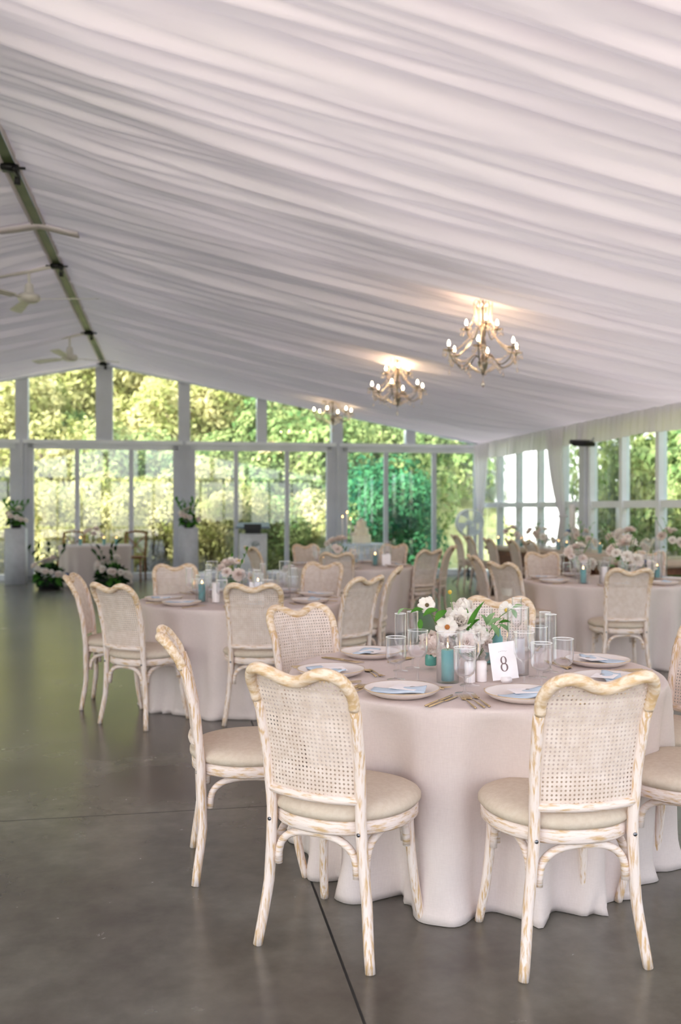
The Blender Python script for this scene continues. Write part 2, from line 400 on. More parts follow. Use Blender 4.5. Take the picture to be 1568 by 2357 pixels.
# side walls
def side(u, sgn, name):
    posts = (13.55, 9.0, 4.5, 0, -4.5)
    for v in posts:
        p = MB().box(u - 0.1, u + 0.1, v - 0.09, v + 0.09, 0, HE)
        struct(tent(p.build(name, M_metal, smooth=False)), 'grey main post of the side wall')
    fr = MB().box(u - 0.08, u + 0.1, VB, VG, HE - 0.1, HE + 0.02); fr.box(u - 0.03, u + 0.07, VB, VG, 0, 0.1)
    fr.box(u - 0.03, u + 0.05, VB, VG, 1.385, 1.485)
    struct(tent(fr.build(name, M_metalw, smooth=False)), 'white rails of the side wall')
    ml = MB(); v = 17.48
    while v > VB:
        ml.box(u - 0.05, u + 0.07, v - 0.045, v + 0.045, 0.1, HE - 0.08); v -= 1.02
    wname = 'window_%d' % WN[0]; WN[0] += 1
    f = struct(tent(ml.build(wname, M_metalw, smooth=False)), 'side wall windows with white mullions')
    MB().add([(u + 0.02, VB, 0.1), (u + 0.02, VG, 0.1), (u + 0.02, VG, HE), (u + 0.02, VB, HE)], [(0, 1, 2, 3)]).build('pane', M_pane, f, False)
side(UW, 1, 'wall_right'); side(UL, -1, 'wall_left')
# gathered valance under the right and left eaves
def valance(u, sg, v0, v1, nm):
    vs = []; fs = []; n = int((v1 - v0) / 0.025); rows = 7
    for j in range(n + 1):
        v = v0 + (v1 - v0) * j / n
        for i in range(rows):
            t = i / (rows - 1)
            a = 0.022 * (0.4 + t) * sin(v * 34 + 1.5 * sin(v * 5)) + 0.012 * sin(v * 71 + 3 * sin(v * 3))
            vs.append((u - sg * (0.13 + a + 0.02 * t), v, HE + 0.0 - 0.335 * t - 0.012 * t * sin(v * 3.1)))
    for j in range(n):
        for i in range(rows - 1):
            a = j * rows + i; fs.append((a, a + 1, a + rows + 1, a + rows))
    return tent(mesh(nm, vs, fs, M_drape))
tag(valance(UW, 1, -1.5, VG - 0.05, 'valance'), 'gathered white cloth valance along the right eave', 'valance')
tag(valance(UL, -1, 2, VG - 0.05, 'valance'), 'gathered white cloth valance along the left eave', 'valance')
def curtain(u, v, lab, wd=0.42, tie=1.36, lean=0.2):
    vs = []; fs = []; n = 60; rows = 26
    for i in range(rows):
        t = i / (rows - 1); h = HE - 0.05 - (HE - 0.07) * t
        ht = (h - tie) / (HE - tie)
        if h > tie: wdt = 0.10 + (wd - 0.10) * max(0, ht) ** 0.65; off = lean * (1 - ht) ** 2
        else: q = (tie - h) / tie; wdt = 0.10 + 0.10 * min(1, q * 2.2); off = lean * (1 - 0.35 * min(1, q * 3))
        for j in range(n + 1):
            s = j / n; vs.append((u - 0.2 - 0.035 * sin(s * 44 + 2 * t) * (0.5 + wdt) - 0.02 * sin(s * 19), v - off * 0.9 + (s - 0.5) * wdt * 1.0, h))
    for i in range(rows - 1):
        for j in range(n):
            a = i * (n + 1) + j; fs.append((a, a + 1, a + n + 2, a + n + 1))
    c_ = thing('curtain', lab, 'curtain', (0, 0, 0), TH, 'tied white curtains on the right wall')
    mesh('drape', vs, fs, M_drape, c_)
    tb = MB().tube([(u - 0.2 + 0.075 * cos(a), v - lean * 0.9 + 0.075 * sin(a), tie) for a in [k * pi / 8 for k in range(17)]], 0.016, 6)
    tb.build('tieback', M_drape, c_)
curtain(UW, 18.0, 'white tied curtain in the far right corner beside the gable glass', 0.95, 1.25, -0.05)
curtain(UW, 14.35, 'white tied curtain beside the grey post on the right wall', 0.7, 1.25, 0.35)
# heater
hp = atd(1340, 1024, 13.9)
ht_ = thing('patio_heater', 'dark slim heater hung under the right eave beside the curtain', 'heater', hp, TH)
q = MB().box(-0.17, 0.17, -0.09, 0.09, 0, 0.06, Matrix.Rotation(R(18), 4, 'X'), bev=0.01); q.build('housing', M_black, ht_)
q = MB().tube([(0.12, 0, 0.05), (0.34, 0.05, 0.2)], 0.015, 8); q.build('arm', M_metal, ht_)

# ------------------------------------------------------------------ outside
def hill(u, v):
    d = max(0.0, v - 23.0); return min(16, d * 0.42) if d > 0 else 0
gs = []; gf = []; nu_, nv_ = 30, 40
for j in range(nv_ + 1):
    for i in range(nu_ + 1):
        u = -45 + 100 * i / nu_; v = -40 + 110 * j / nv_
        gs.append((u, v, hill(u, v) - 0.13))
for j in range(nv_):
    for i in range(nu_):
        a = j * (nu_ + 1) + i; gf.append((a, a + 1, a + nu_ + 2, a + nu_ + 1))
struct(tent(mesh('ground', gs, gf, M_grass)), 'grass slope outside the tent')
struct(tent(MB().box(UL - 3, UW + 3, VG + 0.3, VG + 2.2, -0.12, -0.02).build('path', M_patio, smooth=False)), 'pale paving strip outside the gable')
struct(tent(MB().box(-22, 20, -26, VB - 0.3, -0.14, -0.03).build('path', M_patio, smooth=False)), 'unseen pale paving behind the camera, added to bounce light inside')  # added out of view as a pale reflector throwing sunlight into the tent
def bush_mesh(seed, n, sz, rx, rz, m):
    r = random.Random(seed); vs = []; fs = []
    lobes = [(Vector((r.uniform(-.6, .6) * rx, r.uniform(-.6, .6) * rx, r.uniform(0.25, 0.9) * rz)), r.uniform(.35, .6)) for _ in range(11)]
    lobes.append((Vector((0, 0, rz * .45)), .7))
    for _ in range(n):
        c, lr = r.choice(lobes)
        d = Vector((r.gauss(0, 1), r.gauss(0, 1), r.gauss(0, 1))).normalized()
        p = c + Vector((d.x * rx, d.y * rx, d.z * rz * .7)) * lr * r.uniform(.8, 1.05)
        if p.z < 0: continue
        nn = (d + Vector((r.uniform(-.8, .8), r.uniform(-.8, .8), r.uniform(-.4, .9)))).normalized()
        a = nn.orthogonal().normalized(); a.rotate(Matrix.Rotation(r.uniform(0, 6.28), 3, nn)); b2 = nn.cross(a); s = sz * r.uniform(.6, 1.3)
        k = len(vs); vs += [p - a * s, p + b2 * s * .5, p + a * s, p - b2 * s * .5]; fs.append((k, k + 1, k + 2, k + 3))
    # inner twiggy mass
    return vs, fs, m
bush_me = []
for mi, m in enumerate(FOL):
    for sd in (1, 2):
        vs, fs, _ = bush_mesh(10 * mi + sd, 9000, 0.062, 1.25, 1.9, m)
        me = bpy.data.meshes.new('foliage'); me.from_pydata(vs, [], fs); me.materials.append(m); bush_me.append(me)
trk = MB().tube([(0, 0, -0.3), (0.03, 0.02, 0.9)], [0.09, 0.06], 7)
trk.tube([(0.03, 0.02, 0.8), (0.4, 0.1, 1.5)], [0.05, 0.03], 6); trk.tube([(0.03, 0.02, 0.8), (-0.35, -0.1, 1.5)], [0.05, 0.03], 6)
M_bark = mat('bark', (84, 68, 54)); trunk0 = None
BL = ['sunlit yellow-green shrub on the slope behind the gable glass', 'mid green shrub on the slope behind the gable glass', 'deep green shrub behind the right end of the gable glass',
      'leafy green tree outside the right-hand windows', 'unseen tall dark tree added left of the tent to shade the roof']
def bush(u, v, s, ci, li, z=None, zf=1.0):
    global trunk0
    p = tw(u, v, (hill(u, v) if z is None else z) - 0.12)
    t = thing('shrub' if li < 3 else 'garden_tree', BL[li], 'shrub' if li < 3 else 'tree', p, random.uniform(0, 6), BL[li].split(' ', 1)[1] if 0 else ['sunlit shrubs on the slope', 'mid green shrubs on the slope', 'deep green shrubs on the slope', 'trees outside the right windows', 'unseen trees added to shade the roof'][li])
    t.scale = (s, s, s * zf * random.uniform(.9, 1.2))
    f = bpy.data.objects.new('foliage', bush_me[ci * 2 + random.randint(0, 1)]); C.objects.link(f); f.parent = t
    if trunk0 is None: trunk0 = trk.build('trunk', M_bark, t)
    else: q = trunk0.copy(); C.objects.link(q); q.parent = t
rows = [(21.3, 1.25, 0.85), (22.6, 1.7, 1.05), (24.6, 2.0, 1.3), (27.2, 2.3, 1.5), (30.3, 2.6, 1.7), (34, 3.0, 1.9), (38.5, 3.3, 2.2)]
for (v, st, s) in rows:
    u = -10.5 - (v - 20) * .45
    while u < 8.8:
        uu = u + random.uniform(-.3, .3)
        x = tw(uu, v)
        px = 784 + 2150 * x.x / x.y
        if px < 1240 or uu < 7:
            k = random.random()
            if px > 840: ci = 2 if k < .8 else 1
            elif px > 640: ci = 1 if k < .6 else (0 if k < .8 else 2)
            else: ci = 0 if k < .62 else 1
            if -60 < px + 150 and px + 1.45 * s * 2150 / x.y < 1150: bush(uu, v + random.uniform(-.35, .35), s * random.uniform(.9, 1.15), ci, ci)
        u += st
for v in [4.6, 6.6, 8.6, 10.6, 12.4, 14.4]:
    for u, s in ((9.4, 1.35), (11.2, 1.8)):
        x = tw(u, v + (u - 9.4) * 1.6)
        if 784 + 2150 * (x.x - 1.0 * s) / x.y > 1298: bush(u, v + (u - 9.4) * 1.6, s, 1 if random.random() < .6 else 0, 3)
for u, v, s in ((13.9, 19.4, 1.9), (12.3, 19.2, 1.35), (10.3, 17.6, 1.05), (13.6, 16.0, 2.0), (16.5, 13.0, 2.4), (17, 18, 2.6), (15.5, 9, 2.4), (10.3, 16.2, 1.3)):
    bush(u, v, s, 1, 3)
for u, v, s, zf in ((8.7, 17.2, .72, 2.5), (9.7, 15.2, .9, 2.3), (9.2, 12.8, .95, 2.2), (9.3, 10.6, .9, 2.0), (9.4, 8.4, .9, 2.0), (9.3, 6.4, .9, 1.9), (11.6, 13.5, 1.5, 1.8), (11.8, 9.5, 1.5, 1.8)):
    bush(u, v, s, 1 if v > 13 or random.random() < .5 else 0, 3, None, zf)
for v, s in ((4.0, 2.5), (7.2, 2.7), (10.4, 2.7), (13.2, 2.5)):      # unseen trees added left of the tent, stretched tall to shade the far roof
    bush(-13.2, v, s, 2, 4, None, 3.0)
wb = MB().box(9.6, 14, 22.0, 29.0, -0.1, 5.2)
wbo = tag(tent(wb.build('white_building', M_white, smooth=False)), 'bright white building wall outside the far right windows', 'building')

# ------------------------------------------------------------------ cane-back chair
def back_y(h):
    K = [(0, -.205), (.2, -.178), (.44, -.185), (.6, -.200), (.75, -.232), (.83, -.262), (.88, -.292), (.92, -.322)]
    for (a, ya), (b, yb) in zip(K, K[1:]):
        if h <= b: t = (h - a) / (b - a); t = t * t * (3 - 2 * t) * .3 + t * .7; return ya + (yb - ya) * t
    return K[-1][1]
def top_h(x): x = abs(x); return .869 + .036 * (0.5 - 0.5 * cos(pi * min(1, x / .115)))
def post_x(h): return .158 + (.172 - .158) * max(0, (h - .45) / .4) if h > .45 else .158 + .042 * ((.45 - h) / .45) ** 1.6
def cane_y(x, h): return back_y(h) - .026 * (1 - (x / .17) ** 2)
def make_chair():
    t = thing('cane_back_chair', 'x', 'chair')
    for s in (-1, 1):
        q = MB().tube([(s * post_x(h), back_y(h), h) for h in [k * .04 for k in range(0, 21)]] , [.0155 + .002 * min(1, h * 4) for h in [k * .04 for k in range(0, 21)]], 12)
        l = q.build('leg', M_wood, t)
        MB().tube([(s * .158, -.2035, .405), (s * .158, -.196, .405)], .006, 8).build('bolt', M_bolt, l)
    for s in (-1, 1):
        pts = curve([(s * .188, .205, 0), (s * .176, .178, .12), (s * .165, .160, .27), (s * .160, .150, .42)], 5)
        q = MB().tube(pts, [.0145 + .003 * k / (len(pts) - 1) for k in range(len(pts))], 12)
        l = q.build('leg', M_wood, t)
    # seat ring and pad
    def outline(rx, n=48):
        o = []
        for k in range(n):
            a = 2 * pi * k / n; c, s_ = cos(a), sin(a)
            e = 2 / 2.5
            x = (abs(c) ** e) * (1 if c > 0 else -1); y = (abs(s_) ** e) * (1 if s_ > 0 else -1)
            wd = .232 + .008 * y - .04 * max(0, -y) ** 1.5
            o.append((x * (wd + rx), y * (.215 + rx)))
        return o
    def stack(levels):
        vs = []; fs = []; n = 48
        for rx, z in levels: vs += [(x, y, z) for x, y in outline(rx)]
        for i in range(len(levels) - 1):
            for j in range(n): fs.append((i * n + j, i * n + (j + 1) % n, (i + 1) * n + (j + 1) % n, (i + 1) * n + j))
        fs.append(tuple(range(n))[::-1]); fs.append(tuple((len(levels) - 1) * n + j for j in range(n)))
        return MB().add(vs, fs)
    stack([(-.03, .392), (-.006, .390), (.0, .396), (.0, .428), (-.006, .433), (-.03, .433)]).build('seat_frame', M_woodh, t)
    stack([(-.02, .430), (-.002, .434), (.008, .446), (.008, .458), (.0, .470), (-.018, .480), (-.05, .487), (-.10, .492), (-.17, .494)]).build('seat', M_pad, t)
    # braces
    def arch(p0, p1, mid, nm='brace'):
        a, b = Vector(p0), Vector(p1); pts = []
        for k in range(19):
            f = k / 18; an = pi * f
            c = a.lerp(b, .5 - .5 * (abs(cos(an)) ** .8) * (1 if cos(an) > 0 else -1))
            c.z = a.z + (mid - a.z) * (sin(an) ** .62)
            pts.append(c)
        MB().tube(pts, .0125, 10).build(nm, M_woodh, t)
    arch((-.140, -.176, .262), (.140, -.176, .262), .378)
    arch((-.142, .162, .275), (.142, .162, .275), .378)
    for s in (-1, 1): arch((s * .158, -.150, .27), (s * .163, .135, .285), .378)
    # crest rail
    pts = [(-.170, .79), (-.173, .825), (-.170, .856), (-.156, .884), (-.132, .900), (-.105, .903), (-.07, .893), (-.035, .877), (0, .870)]
    pts = pts + [(-x, z) for x, z in pts[-2::-1]]
    P = curve([(x, back_y(z + .01) - .024 * (1 - (x / .173) ** 2), z) for x, z in pts], 4)
    MB().tube(P, [.0165 + .003 * sin(pi * k / (len(P) - 1)) ** .5 for k in range(len(P))], 14).build('crest_rail', M_woodt, t)
    P = [(x, cane_y(x, .505) + .002, .505 - .004 * (1 - (x / .16) ** 2)) for x in [-.158 + .316 * k / 14 for k in range(15)]]
    MB().tube(P, .0145, 10).build('lower_rail', M_woodh, t)
    # cane webbing with real openings
    vs = []; fs = []; idx = {}
    p = .0134
    def vid(x, h):
        k = (round(x * 1e5), round(h * 1e5))
        if k not in idx: idx[k] = len(vs); vs.append((x, cane_y(x, h), h))
        return idx[k]
    nx = 13
    for i in range(-nx, nx):
        for j in range(32):
            x0, h0 = i * p, .508 + j * p; cx, ch = x0 + p / 2, h0 + p / 2
            if abs(cx) > post_x(ch) - .008 or ch > top_h(cx) - .008: continue
            if ch > .86 and abs(cx) > .15: continue
            ou = [(x0, h0), (cx, h0), (x0 + p, h0), (x0 + p, ch), (x0 + p, h0 + p), (cx, h0 + p), (x0, h0 + p), (x0, ch)]
            r = .00345
            inn = [(cx + r * cos(a), ch + r * sin(a)) for a in [R(225), R(270), R(315), 0, R(45), R(90), R(135), R(180)]]
            O = [vid(*q) for q in ou]; I = []
            for q in inn: vs.append((q[0], cane_y(*q), q[1])); I.append(len(vs) - 1)
            for k in range(8): fs.append((O[k], O[(k + 1) % 8], I[(k + 1) % 8], I[k]))
    o = mesh('cane_panel', vs, fs, M_cane, t, False)
    md = o.modifiers.new('thick', 'SOLIDIFY'); md.thickness = .0018; md.offset = 0
    return t
chair0 = make_chair(); used = [False]
def chair(x, y, deg, label, group, ref='feet', proto=None):
    """x, y = middle of the rear feet (or of the crest rail), deg = bearing the sitter looks at"""
    f = Vector((sin(R(deg)), cos(R(deg)))); off = .205 if ref == 'feet' else .30
    loc = (x + f.x * off, y + f.y * off, 0)
    if proto is None and not used[0]:
        used[0] = True; chair0.location = loc; chair0.rotation_euler = (0, 0, -R(deg)); return tag(chair0, label, 'chair', group)
    return dup(proto or chair0, loc, -R(deg), label, group)
G1, G2, G3, G4, G5 = ['cane chairs around the ' + k for k in ('front table', 'second table on the left', 'round table before the cake', 'round table on the right', 'long wooden table')]
T1, T2, T3, T4 = (.548, 3.85), (-.716, 6.84), (.10, 10.78), (2.44, 8.56)
chair(-.087, 2.863, 28.5, 'whitewashed cane-back chair nearest the camera, left of the front table number', G1)
chair(.731, 2.765, -11.6, 'whitewashed cane-back chair nearest the camera on the right, back turned to us', G1)
chair(-.566, 3.613, 80, 'whitewashed cane-back chair seen side-on at the left of the front table', G1)
chair(-.20, 4.50, 146, 'pinkish cane-back chair at the far left of the front table, cane facing us', G1, 'top')
chair(.83, 4.90, 190, 'cane-back chair behind the front table flowers, crest rail showing above them', G1, 'top')
chair(1.42, 3.195, -54.3, 'whitewashed chair cut off by the right edge, seat and front legs showing', G1)
chair(1.62, 4.03, -110, 'cane-back chair at the far right of the front table, edge of its back showing', G1, 'top')
chair(-1.377, 5.891, 31.5, 'cane-back chair at the near left of the second table, back turned to us', G2)
chair(-1.788, 6.591, 86.5, 'outermost cane-back chair on the left by the open floor, seen edge-on', G2)
chair(-.546, 5.82, 3, 'cane-back chair squarely before the second table, back turned to us', G2, 'top')
chair(-1.375, 7.76, 166, 'cane-back chair facing us at the far left of the second table', G2, 'top')
chair(-.145, 8.0, 200, 'cane-back chair facing us at the far right of the second table', G2, 'top')
chair(.18, 6.4, -48, 'cane-back chair at the near right of the second table, turned away leftward', G2, 'top')
chair(.444, 7.46, -82, 'cane-back chair at the right of the second table, nearly edge-on', G2, 'top')
chair(-.04, 9.84, 4, 'cane-back chair before the cake-side table, back turned to us', G3, 'top')
chair(-.45, 12.0, 160, 'cane-back chair facing us at the far left of the cake-side table', G3, 'top')
chair(.70, 12.1, 200, 'cane-back chair facing us at the far right of the cake-side table', G3, 'top')
chair(-1.08, 11.3, 62, 'cane-back chair standing in front of the white lectern', G3, 'top')
chair(1.01, 10.5, -38, 'cane-back chair at the near right of the cake-side table, turned away', G3, 'top')
chair(1.38, 11.6, -72, 'cane-back chair behind the near right chair of the cake-side table', G3, 'top')
chair(2.25, 7.25, 1, 'cane-back chair before the right-hand round table, back turned to us', G4, 'top')
chair(2.13, 9.85, 190, 'cane-back chair facing us at the far left of the right-hand round table', G4, 'top')
chair(1.40, 8.10, 55, 'cane-back chair at the near left of the right-hand round table', G4, 'top')
chair(1.33, 9.3, 84, 'narrow-looking cane-back chair left of the right-hand round table, behind another', G4, 'top')
chair(3.33, 10.05, 214, 'cane-back chair behind the glasses of the right-hand round table', G4, 'top')
for x, y, d_, l in ((1.99, 16.2, 80, 'farthest of the chairs lined along the long wooden table'), (2.13, 15.6, 80, 'second farthest chair in the line along the long wooden table'),
                (2.28, 14.4, 80, 'middle chair in the line along the long wooden table'), (2.53, 13.9, 80, 'second nearest chair in the line along the long wooden table'),
                (2.70, 13.4, 74, 'nearest chair in the line along the long wooden table')):
    chair(x, y, d_, 'cane-back chair, ' + l, G5, 'top')
chair(4.68, 14.2, 262, 'cane-back chair beyond the long wooden table, against the garden glass', G5, 'top')

# ------------------------------------------------------------------ round tables under linen
TH_ = .715
def cloth_mesh(Rt, seed, h=TH_, folds=10, amp=.05, puddle=.07):
    r = random.Random(seed); vs = []; fs = []; n = 288
    ph = [(k, r.uniform(0, 6.28), r.uniform(.5, 1.2)) for k in (folds - 4, folds, folds + 3, folds + 9)]
    ph2 = [(k, r.uniform(0, 6.28)) for k in (3, 5, 13, 19)]
    prof = [(0, 0, 0), (.5, 0, 0), (.93, 0, 0), (.975, 0, 0), (.992, .003, 0), (1.0, .012, 0)]
    rings = []
    for q, d, _ in prof: rings.append([(Rt * q, -d)] * n)
    N = 30
    for k in range(1, N + 1):
        f = k / N; ring = []
        for j in range(n):
            t = 2 * pi * j / n
            w_ = sum(a * cos(m * t + p + .5 * sin(2 * t + p)) for m, p, a in ph) / 2.6
            w_ = (1 if w_ > 0 else -1) * abs(w_) ** .8
            lo = sum(cos(m * t + p) for m, p in ph2) / 4
            z = -.012 - f * (h - .014)
            rad = Rt + .004 + amp * f ** .62 * (w_ - .45) - .02 * f
            e = max(0, (f - .80) / .20)
            rad += puddle * (.35 + .65 * max(-.3, lo)) * (e ** 1.2) + .022 * e * sin(23 * t + 6 * lo + 3 * e) * e
            z += .02 * e * (1 - e) * (1 + lo)
            ring.append((rad, z))
        rings.append(ring)
    ring = []
    for j in range(n):
        a, z = rings[-1][j]; ring.append((a - .025, -h + .003))
    rings.append(ring)
    for ring in rings:
        for j, (a, z) in enumerate(ring):
            t = 2 * pi * j / n; vs.append((a * cos(t), a * sin(t), h + z))
    for i in range(len(rings) - 1):
        for j in range(n):
            fs.append((i * n + j, (i + 1) * n + j, (i + 1) * n + (j + 1) % n, i * n + (j + 1) % n))
    return vs, fs
def round_table(c, lab, seed, Rt=.76, group='round banquet tables', m=None, clab=None, **k):
    t = thing('round_table', lab, 'table', (c[0], c[1], 0), 0, group)
    MB().lathe([(0, .695), (Rt - .012, .695), (Rt - .008, .699), (Rt - .008, .708), (Rt - .012, .7115), (0, .7115)], 64).build('tabletop', M_oak, t)
    for a in range(4):
        x, y = .42 * cos(a * pi / 2 + .6) * Rt / .76, .42 * sin(a * pi / 2 + .6) * Rt / .76
        MB().tube([(x, y, .695), (x * 1.1, y * 1.1, 0)], .018, 8).build('leg', M_nickel, t)
    vs, fs = cloth_mesh(Rt, seed, **k)
    o = mesh('tablecloth', vs, fs, m or M_linen); o.location = (c[0], c[1], 0)
    tag(o, clab, 'tablecloth', 'floor-length cloths on the round tables')
round_table(T1, 'round table at the front, hidden under the nearest linen cloth', 5, clab='pinkish linen cloth reaching the floor on the front table', amp=.075, folds=13, puddle=.03)
round_table(T2, 'round table on the left, hidden under the second linen cloth', 12, clab='linen cloth on the second table, left of centre', amp=.06, folds=10)
round_table(T3, 'round table in front of the wedding cake under linen', 23, clab='linen cloth on the round table before the cake', amp=.05)
round_table(T4, 'round table on the right, hidden under brownish linen', 31, clab='linen cloth with deep folds on the right-hand round table', amp=.065)
SW = (-4.42, 16.85)
round_table(SW, 'small round couple table between the two white pedestals', 41, Rt=.64, clab='linen cloth on the small couple table near the gable glass', amp=.03)
CK = (.42, 17.5)
round_table(CK, 'small round table carrying the wedding cake', 51, Rt=.42, m=M_lace, clab='pale blue lace cloth under the wedding cake', amp=.03)

# ------------------------------------------------------------------ place settings
TT = TH_ + .001
def make_plate():
    t = thing('dinner_plate', 'x', 'plate')
    MB().lathe([(0, .010), (.085, .010), (.098, .014), (.128, .026), (.1335, .0285), (.136, .0275), (.1345, .0245), (.118, .012), (.09, .001), (.085, .0), (0, .0)], 56).build('dish', M_plate, t)
    MB().lathe([(.1335, .0287), (.1352, .0292), (.1368, .0278), (.1362, .0262)], 56).build('rim', M_rim, t)
    return t
def make_napkin():
    vs = []; fs = []; nx, ny = 12, 6
    for s_, z in ((1, .006), (-1, 0)):
        for j in range(ny + 1):
            for i in range(nx + 1):
                x = -.095 + .19 * i / nx; y = -.036 + .072 * j / ny
                vs.append((x, y + .006 * sin(x * 30), z + .0165 + .006 * (i / nx) ** 3 * (1.5 + sin(y * 60)) + .0015 * sin(x * 50 + y * 30)))
    n1 = (nx + 1) * (ny + 1)
    for q in (0, n1):
        for j in range(ny):
            for i in range(nx):
                a = q + j * (nx + 1) + i; f = (a, a + 1, a + nx + 2, a + nx + 1); fs.append(f if q == 0 else f[::-1])
    for i in range(nx):
        fs.append((i, n1 + i, n1 + i + 1, i + 1)); a = ny * (nx + 1) + i; fs.append((a, a + 1, n1 + a + 1, n1 + a))
    for j in range(ny):
        a = j * (nx + 1); b_ = a + nx + 1; fs.append((a, b_, n1 + b_, n1 + a)); fs.append((a + nx, n1 + a + nx, n1 + b_ + nx, b_ + nx))
    return tag(mesh('napkin', vs, fs, M_napkin), 'x', 'napkin')
def make_menu():
    t = thing('menu_card', 'x', 'card')
    MB().box(-.05, .05, -.042, .042, .0295, .0305).build('sheet', M_paper, t, False)
    MB().lathe([(0, .0325), (.010, .0325), (.0115, .0305)], 16, (.02, .012, 0)).build('seal', M_seal, t)
    return t
def fork_mb():
    q = MB()
    q.tube(curve([(0, -.095, .004), (0, -.05, .005), (0, .01, .006), (0, .035, .004), (0, .052, .004)], 3), [.0042, .0044, .0044, .004, .0036, .003, .0026, .0022, .002, .0022, .003, .006, .008][:13], 8, flat=.5)
    for k in range(4):
        x = -.0075 + .005 * k; q.tube([(x, .050, .004), (x, .072, .006), (x, .096, .010)], [.0016, .0014, .0007], 6)
    q.box(-.0095, .0095, .048, .056, .003, .006); return q
def knife_mb():
    q = MB().tube([(0, -.11, .004), (0, -.02, .005), (0, 0, .005)], [.0045, .004, .003], 8, flat=.6)
    q.add([(-.003, 0, .003), (.006, 0, .003), (.008, .06, .003), (.004, .105, .003), (-.003, .11, .003), (-.003, 0, .0045), (.006, 0, .0045), (.008, .06, .0045), (.004, .105, .0045), (-.003, .11, .0045)],
          [(0, 4, 3, 2, 1), (5, 6, 7, 8, 9), (0, 1, 6, 5), (1, 2, 7, 6), (2, 3, 8, 7), (3, 4, 9, 8), (4, 0, 5, 9)]); return q
def spoon_mb():
    q = MB().tube([(0, -.085, .004), (0, .0, .005), (0, .03, .004)], [.004, .0026, .002], 8, flat=.6)
    vs = []; n = 16
    for rr_, z in ((1, .006), (.75, .003), (.35, .001), (.35, .0), (.75, .002), (1.03, .005)):
        for j in range(n): vs.append((.016 * rr_ * cos(2 * pi * j / n), .052 + .024 * rr_ * sin(2 * pi * j / n), z))
    fs = [(i * n + j, i * n + (j + 1) % n, (i + 1) * n + (j + 1) % n, (i + 1) * n + j) for i in range(5) for j in range(n)]
    fs += [tuple(2 * n + j for j in range(n))]
    return q.add(vs, fs)
def glass_mb(kind):
    q = MB()
    if kind == 'wine_glass': pr = [(.0375, 0), (.036, .0015), (.012, .004), (.0042, .012), (.0036, .05), (.0045, .083), (.014, .094), (.030, .104), (.0385, .122), (.040, .145), (.0398, .20), (.0403, .2012), (.0398, .2022), (.0385, .2022), (.0382, .2), (.0385, .145), (.0375, .124), (.029, .107), (.012, .098), (0, .096)]
    elif kind == 'goblet': pr = [(.036, 0), (.0345, .0015), (.010, .004), (.0045, .012), (.0042, .045), (.006, .056), (.02, .062), (.0345, .074), (.0395, .092), (.0405, .165), (.041, .1662), (.0405, .1672), (.0392, .1672), (.039, .165), (.0383, .093), (.034, .077), (.019, .066), (0, .063)]
    elif kind == 'champagne_flute': pr = [(.031, 0), (.03, .0015), (.009, .004), (.0036, .012), (.0034, .085), (.008, .098), (.0205, .11), (.0235, .128), (.024, .235), (.0245, .236), (.024, .237), (.0228, .237), (.0226, .235), (.022, .129), (.0195, .113), (.006, .102), (0, .101)]
    elif kind == 'glass_cylinder': pr = [(0, .004), (.042, .004), (.042, .188), (.0412, .1895), (.0425, .191), (.044, .1895), (.0435, .188), (.0435, .001), (0, .001)]
    elif kind == 'tall_glass_cylinder': pr = [(0, .004), (.042, .004), (.042, .268), (.0412, .2695), (.0425, .271), (.044, .2695), (.0435, .268), (.0435, .001), (0, .001)]
    return q.lathe(pr, 28)
plate0, napkin0, menu0 = make_plate(), make_napkin(), make_menu()
proto = {}
for n_, f_, m_, c_ in (('fork', fork_mb, M_gold, 'fork'), ('knife', knife_mb, M_gold, 'knife'), ('spoon', spoon_mb, M_gold, 'spoon')):
    proto[n_] = tag(f_().build(n_, m_), 'x', c_)
for n_ in ('wine_glass', 'goblet', 'champagne_flute', 'glass_cylinder', 'tall_glass_cylinder'):
    o = glass_mb(n_).build(n_, M_glass); o.data.materials.append(M_glint); zt = max(v_.co.z for v_ in o.data.vertices)
    for p_ in o.data.polygons:
        if p_.center.z > zt - .0011: p_.material_index = 1
    proto[n_] = tag(o, 'x', 'glass' if 'cyl' not in n_ else 'vase')
def make_pillar(name, m, r_, h_, lit=True, cat='candle'):
    t = thing(name, 'x', cat)
    MB().lathe([(0, .0), (r_ - .001, .0), (r_, .002), (r_, h_ - .003), (r_ - .004, h_), (r_ * .5, h_ - .003), (0, h_ - .004)], 24).build('wax', m, t)
    MB().tube([(0, 0, h_ - .005), (.001, 0, h_ + .008)], .0009, 5).build('wick', M_black, t)
    if lit: MB().lathe([(0, h_ + .004), (.003, h_ + .009), (.0035, h_ + .014), (.0018, h_ + .022), (0, h_ + .029)], 10).build('flame', M_flame, t)
    return t
proto['teal_candle'] = make_pillar('pillar_candle', M_teal, .025, .12)
proto['short_teal_candle'] = make_pillar('pillar_candle', M_teal, .021, .075)
proto['white_candle'] = make_pillar('pillar_candle', M_wax, .027, .14, False)
proto['shaker'] = tag(MB().lathe([(0, 0), (.019, 0), (.0205, .002), (.0205, .074), (.018, .079), (0, .080)], 24).build('ceramic_shaker', M_wax), 'x', 'shaker')
protos_used = set()
def put(o_or_key, x, y, z, rz, label, group):
    o = proto[o_or_key] if isinstance(o_or_key, str) else o_or_key
    if id(o) not in protos_used:
        protos_used.add(id(o)); o.location = (x, y, z); o.rotation_euler = (0, 0, rz); return tag(o, label, None, group)
    return dup(o, (x, y, z), rz, label, group)
